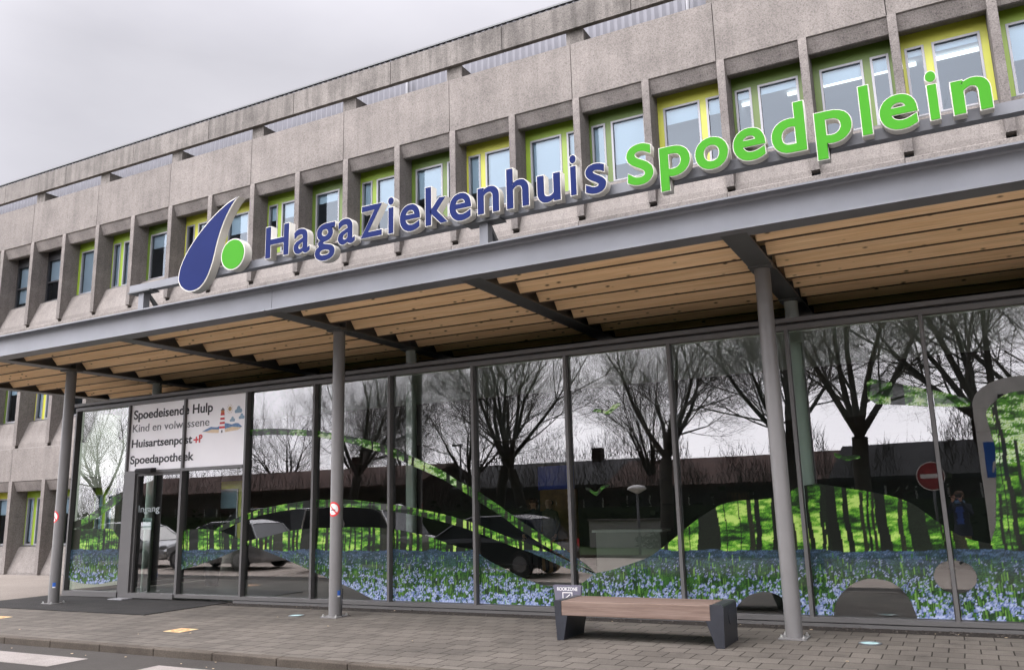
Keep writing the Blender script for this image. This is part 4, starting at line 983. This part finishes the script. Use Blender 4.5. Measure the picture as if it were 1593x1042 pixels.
    if bald:
        for sg in (-1, 1): h.ball((sg * .078, -.03, 1.655), (.022, .055, .045), 8, 6)
        h.ball((0, -.078, 1.645), (.07, .03, .05), 8, 6)
    else:
        h.ball((0, -.012, 1.695), (.104, .112, .092), 16, 10); h.ball((0, -.06, 1.635), (.095, .06, .09), 12, 8)
        for i in range(60):
            a = random.uniform(0, 6.28); z = random.uniform(1.62, 1.76)
            if math.sin(a) > .3 and z < 1.70: continue
            h.ball((.095 * math.cos(a), -.015 + .10 * math.sin(a), z), random.uniform(.014, .026), 6, 4)
    h.build('hair', hair, P, True)
    ck = MB(); V = []; n = 28                                                                             # coat skirt and collar
    for z, rx, ry in ((coat_len - .03, .215, .165), (.86, .205, .155), (.98, .192, .142)):
        for i in range(n): t = 2 * math.pi * i / n; V.append((rx * math.cos(t), -.005 + ry * math.sin(t), z))
    ck.add(V, [[j * n + i, j * n + (i + 1) % n, (j + 1) * n + (i + 1) % n, (j + 1) * n + i] for j in range(2) for i in range(n)]); ck.build('coat_hem', coat, P, True)
    if scarf:
        sc = MB()
        for i in range(14):
            t0, t1 = 2 * math.pi * i / 14, 2 * math.pi * (i + 1) / 14
            sc.tube((.085 * math.cos(t0), .085 * math.sin(t0), 1.515), (.085 * math.cos(t1), .085 * math.sin(t1), 1.515), .036, n=8)
        sc.build('scarf', M['scarf'], P, True)
    return P
ph = make_person('person', 'person in navy coat, blue scarf and khaki trousers holding a phone up to photograph', (.02, -12.10, -.085), R(22),
                 {'l': ((-.30, .10, 1.20), (-.085, .21, 1.545)), 'r': ((.30, .10, 1.20), (.105, .20, 1.545))}, M['navy'], M['khaki'], M['hair_brown'], front=M['blue_top'], scarf=True)
phn = MB(); phn.box(-.075, .075, -.006, .006, -.04, .04)
po = phn.build('mobile_phone', M['ink'], None, loc=(0, -CAMD - .045, 1.578)); po.rotation_euler = (0, 0, YAW); bevel(po, .004); tag(po, 'black mobile phone held up by the person in the navy coat', 'phone')
make_person('person', 'dark haired person in long dark coat standing before the wooden reception wall', (-9.04, 6.5, .008), R(200), {'l': ((-.26, -.02, 1.15), (-.24, .12, .92)), 'r': ((.26, -.02, 1.15), (.24, .12, .92))}, M['navy'], M['dark_trousers'], M['hair_dark'])
make_person('person', 'bald person in grey brown coat standing inside the lobby', (-8.66, 6.55, .008), R(170), {'l': ((-.26, -.02, 1.15), (-.24, .10, .92)), 'r': ((.26, -.02, 1.15), (.24, .12, .92))}, M['grey_coat'], M['dark_trousers'], M['hair_dark'], bald=True)

# ------------------------------------------------------------------ bare trees across the street (seen mirrored in the glass)
TK = [1, .85, .65, .5, .45, .45, .45, .45]
def tree_meshes(seed, height, spread):
    rnd = random.Random(seed); trunk = MB(); tw = MB(); stack = []
    def seg(p0, p1, ra, rb, lv): (trunk if lv < 2 else tw).tube(p0, p1, ra * TK[lv], rb * TK[lv], 7 if lv < 1 else (5 if lv < 2 else 3), False)
    def grow(p, d, ln, r, lv):
        if lv > 6 or r < .0026: return
        n = 4 if lv == 0 else 3; q = p; dd = d
        for i in range(n):
            dd = (dd + Vector((rnd.gauss(0, .09), rnd.gauss(0, .09), rnd.gauss(0, .05) + (.05 if lv > 0 else 0)))).normalized()
            q2 = q + dd * (ln / n); rb = r * (1 - .12 * (i + 1) / n) if lv == 0 else r * (1 - .5 * (i + 1) / n)
            seg(q, q2, r * (1 - .12 * i / n) if lv == 0 else r * (1 - .5 * i / n), rb, lv)
            if lv > 0:
                for _ in range(rnd.choice((1, 1, 2)) if lv < 4 else rnd.choice((0, 1, 1)) if lv < 6 else 0):
                    side = dd.orthogonal().normalized(); side.rotate(Matrix.Rotation(rnd.uniform(0, 6.28), 3, dd)); a = rnd.uniform(.35, .8)
                    grow(q2, (dd * math.cos(a) + side * math.sin(a)).normalized(), ln * rnd.uniform(.45, .75), rb * rnd.uniform(.5, .75), lv + 1)
            q = q2
        k = 5 if lv == 0 else 2
        for j in range(k):
            side = dd.orthogonal().normalized(); side.rotate(Matrix.Rotation(6.28 * (j + rnd.random() * .6) / k, 3, dd)); a = rnd.uniform(.18, .50) * spread
            grow(q, (dd * math.cos(a) + side * math.sin(a)).normalized(), ln * (rnd.uniform(.85, 1.15) if lv == 0 else rnd.uniform(.6, .8)), r * (.55 if lv == 0 else .5), lv + 1)
    grow(Vector((0, 0, -.1)), Vector((0, 0, 1)), height * .25, height * .0165, 0)
    nv, nf = list(tw.v), len(tw.f)
    for i_ in range(0, nf, 3):                                  # hair-fine twig ends along the outer branches
        a_ = Vector(tw.v[tw.f[i_][0]]); b_ = Vector(tw.v[tw.f[i_][3]]); ax_ = (b_ - a_).normalized()
        if (Vector(tw.v[tw.f[i_][0]]) - Vector(tw.v[tw.f[i_][1]])).length > .03 or rnd.random() > .36: continue
        for _ in range(1):
            p_ = a_.lerp(b_, rnd.random()); d_ = (ax_ * .8 + Vector((rnd.gauss(0, .5), rnd.gauss(0, .5), rnd.gauss(.2, .4)))).normalized(); L_ = rnd.uniform(.25, .6); sd_ = d_.orthogonal().normalized(); sd_.rotate(Matrix.Rotation(rnd.uniform(0, 6.28), 3, d_))
            tw.add([p_ - sd_ * .0024, p_ + sd_ * .0024, p_ + d_ * L_ + sd_ * .001, p_ + d_ * L_ - sd_ * .001], [(0, 1, 2, 3)])
    return trunk.mesh('trunk', M['bark'], True), tw.mesh('branches', M['twig'])
TV = [tree_meshes(3, 12, 1.0), tree_meshes(11, 12, 1.35), tree_meshes(23, 12, .8)]
TREES = [(-16.8, -22, 1.0, 2, 'slender bare tree across the road behind the parked cars'), (-9.7, -18, 1.0, 0, 'wide bare tree on the verge across the road beside the mushroom lamp'), (-6.6, -25, 1.15, 1, 'bare tree behind the verge in front of the red roofed house'),
         (-2.6, -17, 1.05, 1, 'big spreading bare tree by the no entry sign'), (1.9, -16.2, 1.1, 0, 'bare tree with heavy limbs beside the white information pillar'), (-47, -40, .95, 1, 'far bare tree behind the left brick terrace'),
         (-41.2, -42, 1.0, 0, 'far bare tree behind the middle of the brick terrace'), (-35.4, -41, .9, 2, 'far bare tree behind the right end of the brick terrace'), (-44, -21, .8, 0, 'lone bare tree beside the far end of the road'),
         (-26, -31, .9, 1, 'small bare tree beside the brown brick house'), (6.5, -20, 1.1, 1, 'bare tree at the far right of the verge'), (-5.2, -20.3, 1.0, 2, 'narrow bare tree between the garden wall and the no entry sign'),
         (-20.5, -25.5, 1.1, 1, 'broad bare tree before the brown brick house with grey tiles'), 
         (4.6, -25.5, 1.2, 1, 'bare tree behind the white information pillar'), (-31, -27, 1.1, 0, 'bare tree before the near end of the long brick terrace'), (-13.2, -29.5, .8, 2, 'upright bare tree close to the red roofed house')]
for i, (x, y, s, v, lab) in enumerate(TREES):
    t = thing('bare_tree', lab, 'tree', (x, y, -.1), random.uniform(0, 6.28), 'bare trees across the street'); t.scale = (s * 1.3, s * 1.3, s * 1.18)
    link('trunk', TV[v][0], t); link('branches', TV[v][1], t)

dw = MB()
for i in range(22000):
    x = random.uniform(-110, 40); y = random.uniform(-66, -44); hgt = 5.0 + 2.2 * math.sin(x * .13) + 1.4 * math.sin(x * .41 + 1) + random.gauss(0, .8)
    z = hgt * random.random() ** .7; d = Vector((random.gauss(0, .45), random.gauss(0, .3), 1)).normalized() * random.uniform(.4, 1.1); wv = random.uniform(.008, .022)
    dw.add([(x - wv, y, z), (x + wv, y, z), (x + d.x + wv * .3, y + d.y, z + d.z), (x + d.x - wv * .3, y + d.y, z + d.z)], [(0, 1, 2, 3)])
tag(dw.build('distant_wood', M['twig']), kind='stuff')

# ------------------------------------------------------------------ houses across the street
def house(name, label, x, y, wd, dp, eave, ridge, wall, roof, rz=0, nwin=4, along=True):
    H = thing(name, label, 'house', (x, y, -.1), rz, 'houses across the street')
    m = MB(); m.box(-wd / 2, wd / 2, -dp / 2, dp / 2, 0, eave); m.prism([(-dp / 2, eave), (dp / 2, eave), (0, ridge - .12)], -wd / 2, -wd / 2 + .2); m.prism([(-dp / 2, eave), (dp / 2, eave), (0, ridge - .12)], wd / 2 - .2, wd / 2); m.build('wall', wall, H)
    m = MB(); o = .35
    for s in (-1, 1): m.prism([(s * (dp / 2 + o), eave - .12), (s * (dp / 2 + o), eave + .03), (0, ridge + .08), (0, ridge - .06)], -wd / 2 - .25, wd / 2 + .25)
    ro = m.build('roof', roof, H); m = MB(); m.box(wd * .22, wd * .22 + .6, -.3, .3, ridge - .6, ridge + .8); m.build('chimney', M['brickwall'], ro)
    wn = MB(); pn = MB(); e = .07
    wn.box(-.6, .6, -.04, .04, 0, 1.2); wm = wn.mesh('window', M['white']); pn.add([(-.53, .045, .07), (.53, .045, .07), (.53, .045, 1.23), (-.53, .045, 1.23)], [(0, 1, 2, 3)]); pm = pn.mesh('pane', M['house_glass'])
    for fl_ in range(2 if eave > 4 else 1):
        for i in range(nwin):
            o_ = link('window', wm, H, (-wd / 2 + wd * (i + .5) / nwin, dp / 2 + .03, .9 + 2.7 * fl_)); link('pane', pm, o_)
    m = MB(); m.box(-.5, .5, dp / 2 - .02, dp / 2 + .05, 0, 2.1); m.build('door', M['walnut'], H, loc=(wd * .02, 0, 0))
M['house_glass'] = paint('house_window_glass', (.03, .035, .04), .1, 0, .1, 2)
house('terrace_house', 'long brick terrace with dark windows at the far left across the road', -41, -33, 26, 8, 3.1, 4.4, M['brickwall'], M['rooftile'], 0, 9)
house('brick_house', 'brown brick house with grey tiled roof between the bare trees', -22, -36, 10, 8, 2.8, 4.3, M['brickwall'], M['rooftile_grey'], 0, 4)
house('brick_house', 'low house with red tiled roof across the road', -9.5, -31, 12, 7, 2.5, 3.85, M['brickwall'], M['rooftile'], 0, 4)
house('brick_house', 'house with grey tiled roof and pale gutter near the no entry sign', -.6, -25, 6.5, 6, 2.4, 3.7, M['brickwall'], M['rooftile_grey'], R(4), 3)
ug = MB()
for i in range(34000):
    x = random.uniform(-62, 12); y = random.uniform(-24.2, -21.2); top = 3.5 + .7 * math.sin(x * .9) + .7 * math.sin(x * 2.3 + 1) + .6 * math.sin(x * .31) + .4 * math.sin(x * 5.1)
    z = max(.2, top * random.random() ** .8); d = Vector((random.gauss(0, .4), random.gauss(0, .3), 1)).normalized() * random.uniform(.3, .8); wv = random.uniform(.006, .014)
    ug.add([(x - wv, y, z), (x + wv, y, z), (x + d.x, y + d.y, z + d.z)], [(0, 1, 2)])
tag(ug.build('undergrowth', M['bark']), kind='stuff')
hd = MB()
for i in range(2600):
    x = random.uniform(-60, 14); z = random.uniform(.0, 2.3) * random.uniform(.5, 1); y = -20.5 + random.gauss(0, .5); a = random.uniform(0, 6.28); s = random.uniform(.10, .22)
    d = Vector((math.cos(a), math.sin(a), random.uniform(-.5, .8))).normalized() * s; n_ = d.orthogonal().normalized() * s * .6
    p = Vector((x, y, z)); hd.add([p - d, p + n_, p + d, p - n_], [(0, 1, 2, 3)])
hd.box(-60, 14, -20.9, -20.2, -.1, 1.5)
tag(hd.build('hedge', M['hedge']), 'long dark hedge along the gardens across the road', 'hedge')
gw = thing('garden_wall', 'low pale garden wall on the lawn behind the mushroom lamp', 'wall', (-11.5, -19.2, -.02))
m = MB(); m.box(-1.6, 1.6, -.12, .12, 0, 1.0); m.build('masonry', M['render'], gw); m = MB(); m.box(-1.65, 1.65, -.17, .17, 1.0, 1.07); m.build('capping', M['concrete'], gw)
sh = MB()
for i in range(500):
    a = random.uniform(0, 6.28); r = random.random() ** .5; z = random.random(); p = Vector((1.2 * r * math.cos(a), .5 * r * math.sin(a), .05 + .75 * z * (1 - .5 * r))); b = random.uniform(0, 6.28)
    d = Vector((math.cos(b), math.sin(b), random.uniform(-.3, 1))).normalized() * .1; n_ = d.orthogonal().normalized() * .05; sh.add([p - d, p + n_, p + d, p - n_], [(0, 1, 2, 3)])
tag(sh.build('shrub', M['hedge'], None, loc=(-9.6, -18.0, -.02)), 'low dark shrub before the pale garden wall', 'shrub')

# ------------------------------------------------------------------ parked cars
def car_meshes(kind):
    """profile stations along the length (x), half widths and heights; van is taller"""
    van = kind == 'van'
    xs_ = [-2.15, -2.08, -1.75, -1.2, -.5, .3, 1.0, 1.5, 1.9, 2.12]
    belt = [.55, .78, .88, .92, .94, .93, .90, .84, .74, .52] if not van else [.6, .95, 1.05, 1.08, 1.08, 1.06, 1.02, .95, .85, .55]
    hw = [.68, .80, .86, .88, .89, .89, .88, .86, .80, .66]
    low = [.34, .24, .22, .22, .22, .22, .22, .22, .25, .34]
    b = MB(); V = []; n = 8
    for x, z, wv, l in zip(xs_, belt, hw, low):
        V += [(x, -wv * .9, l), (x, -wv, l + .16), (x, -wv, z - .1), (x, -wv * .93, z), (x, wv * .93, z), (x, wv, z - .1), (x, wv, l + .16), (x, wv * .9, l)]
    F = [[i * n + j, i * n + (j + 1) % n, (i + 1) * n + (j + 1) % n, (i + 1) * n + j] for i in range(len(xs_) - 1) for j in range(n)]
    b.add(V, F + [list(range(n)), list(range(len(V) - 1, len(V) - n - 1, -1))])
    top = 1.46 if not van else 1.85
    cab = [(-1.95, .86, .80), (-1.55, top - .10, .66), (-.9, top, .66), (.15, top - .02, .66), (.60, top - .14, .65), (1.28, .88, .78)] if not van else [(-2.02, .95, .82), (-1.85, top - .08, .74), (-1.0, top, .74), (.55, top - .03, .73), (.9, top - .2, .72), (1.45, .97, .80)]
    gl = MB(); V = []
    for x, z, wv in cab: V += [(x, -.80, .84), (x, -wv, z), (x, wv, z), (x, .80, .84)]
    V = [(v[0], v[1], v[2]) for v in V]
    gl.add(V, [[i * 4 + j, i * 4 + j + 1, (i + 1) * 4 + j + 1, (i + 1) * 4 + j] for i in range(len(cab) - 1) for j in range(3)])
    rf = MB(); c = cab[1:5]; V = []
    for x, z, wv in c: V += [(x, -wv - .012, z - .05), (x, -wv + .08, z + .025), (x, wv - .08, z + .025), (x, wv + .012, z - .05)]
    rf.add(V, [[i * 4 + j, i * 4 + j + 1, (i + 1) * 4 + j + 1, (i + 1) * 4 + j] for i in range(3) for j in range(3)])
    for s in (-1, 1):
        for (xa, za, wa), (xb, zb, wb) in ((cab[0], cab[1]), (cab[5], cab[4])): rf.tube((xa, s * .815, .87), (xb, s * (wb + .01), zb - .01), .035, .03, 6)
        rf.tube((-.35, s * .82, .88), (-.42, s * .68, top - .03), .03, .028, 6)
    return b.mesh('body', M['white'], False), gl.mesh('window', M['house_glass']), rf.mesh('roof', M['white'])
ty = MB(); ty.lathe([(.30, -.10), (.32, -.07), (.32, .07), (.30, .10), (.20, .10)], (0, 0, 0), 24); tyre = ty.mesh('tyre', M['black'], False)
ri = MB(); ri.lathe([(.19, .085), (.20, .105), (.06, .112)], (0, 0, 0), 10); rim = ri.mesh('rim', M['frame_light'])
hl = MB(); hl.ball((0, 0, 0), (.06, .15, .08), 10, 6); hlm = hl.mesh('headlight', M['frame_light'], True)
tlm_ = MB(); tlm_.box(-.03, .03, -.10, .10, -.11, .11); tlm = tlm_.mesh('tail_light', M['red'])
plt = MB(); plt.box(-.01, .01, -.26, .26, -.055, .055); plm = plt.mesh('number_plate', M['yellow_print'])
CM = {'car': car_meshes('car'), 'van': car_meshes('van')}
CARS = [('car', -25.6, -8.6, 0, (.50, .51, .52), 'pale silver car parked at the far end of the row'), ('car', -20.9, -8.3, 3.1416, (.33, .34, .35), 'grey car parked in the middle of the row along the road'),
        ('van', -23.0, -12.0, 3.1416, (.05, .055, .06), 'dark car with raised roof standing on the far side of the road'), ('van', -15.2, -8.2, 0, (.78, .78, .77), 'white high roofed car parked nearest the entrance'), ('car', -10.9, -7.5, 3.1416, (.022, .024, .028), 'black car parked nearest the pedestrian crossing')]
for i, (kd, x, y, rz_, colr, lab) in enumerate(CARS):
    c = thing('parked_car', lab, 'car', (x, y, -.083), rz_, 'cars parked along the street')
    pm = paint('car_paint', colr, .22, .2, .03, 2)
    for nm, me in zip(('body', 'window', 'roof'), CM[kd]):
        o = link(nm, me.copy(), c)
        if nm != 'window': o.data.materials[0] = pm
        if nm == 'body': bevel(o, .05, 3)
    for wx in (-1.33, 1.35):
        for s in (-1, 1):
            t_ = link('wheel', tyre, c, (wx, s * .80, .32)); t_.rotation_euler = (R(-90 * s), 0, 0); link('rim', rim, t_)
    for s in (-1, 1): link('headlight', hlm, c, (2.02, s * .58, .66)); link('tail_light', tlm, c, (-2.08, s * .66, .74))
    link('number_plate', plm, c, (2.13, 0, .46)); link('number_plate', plm, c, (-2.15, 0, .52))

# ------------------------------------------------------------------ street furniture across the road
sl = thing('street_lamp', 'short mushroom shaped street lamp on the verge beside a bare tree', 'street lamp', (-9.55, -14.9, -.02))
m = MB(); m.tube((0, 0, 0), (0, 0, 2.0), .045, .038, 12); m.build('pole', M['steel'], sl, True)
m = MB(); m.lathe([(.05, 1.95), (.12, 1.99), (.30, 2.08), (.32, 2.12), (.24, 2.19), (.05, 2.23)], (0, 0, 0), 24); m.build('lamp_head', M['white'], sl, True)
sl = thing('street_lamp', 'tall street lamp with double arms beyond the brick houses', 'street lamp', (-22.4, -25, -.02))
m = MB(); m.tube((0, 0, 0), (0, 0, 4.8), .07, .045, 12); m.build('pole', M['steel_dark'], sl, True)
m = MB(); m.box(-.45, .12, -.08, .08, 4.72, 4.82); m.build('lamp_head', M['steel_dark'], sl)
ns = thing('no_entry_sign', 'round red no entry sign with white bar across the road', 'road sign', (-.66, -15.3, -.02))
m = MB(); m.tube((0, 0, 0), (0, 0, 2.6), .035, n=12); m.build('pole', M['steel'], ns, True)
m = MB(); m.tube((0, .04, 2.16), (0, .055, 2.16), .41, n=40); m.build('sign_rim', M['white'], ns)
m = MB(); m.tube((0, .0555, 2.16), (0, .060, 2.16), .385, n=40); m.build('sign_face', paint('dark_sign_red', (.26, .02, .024), .5), ns)  # darker red than the other red print
m = MB(); m.box(-.30, .30, .0605, .065, 2.10, 2.22); m.build('white_bar', M['white'], ns)
tp = thing('information_pillar', 'tall white rounded information pillar with blue pictogram panel', 'pillar', (1.75, -13.3, -.085))
prof = [(-1.1, 0), (1.1, 0), (1.1, 4.0)] + [(1.1 * math.cos(t), 4.0 + .62 * math.sin(t)) for t in np.linspace(.15, math.pi - .15, 16)] + [(-1.1, 4.0)]
m = MB(); m.prism(prof, -.25, .25, 'y'); bevel(m.build('pillar_body', paint('white_enamel', (.82, .81, .78), .45), tp), .03)
m = MB(); m.box(-1.02, -.62, .252, .262, 2.1, 3.0); m.build('blue_panel', M['sticker_blue'], tp)
m = MB(); m.prism([(-.90, 2.22), (-.86, 2.22), (-.82, 2.38), (-.78, 2.22), (-.74, 2.22), (-.79, 2.5), (-.85, 2.5)], .263, .268, 'y'); m.build('pictogram', M['white'], tp)
m = MB(); m.box(-.55, -.42, .252, .34, 0, 4.2); m.build('dark_post', M['ink'], tp)
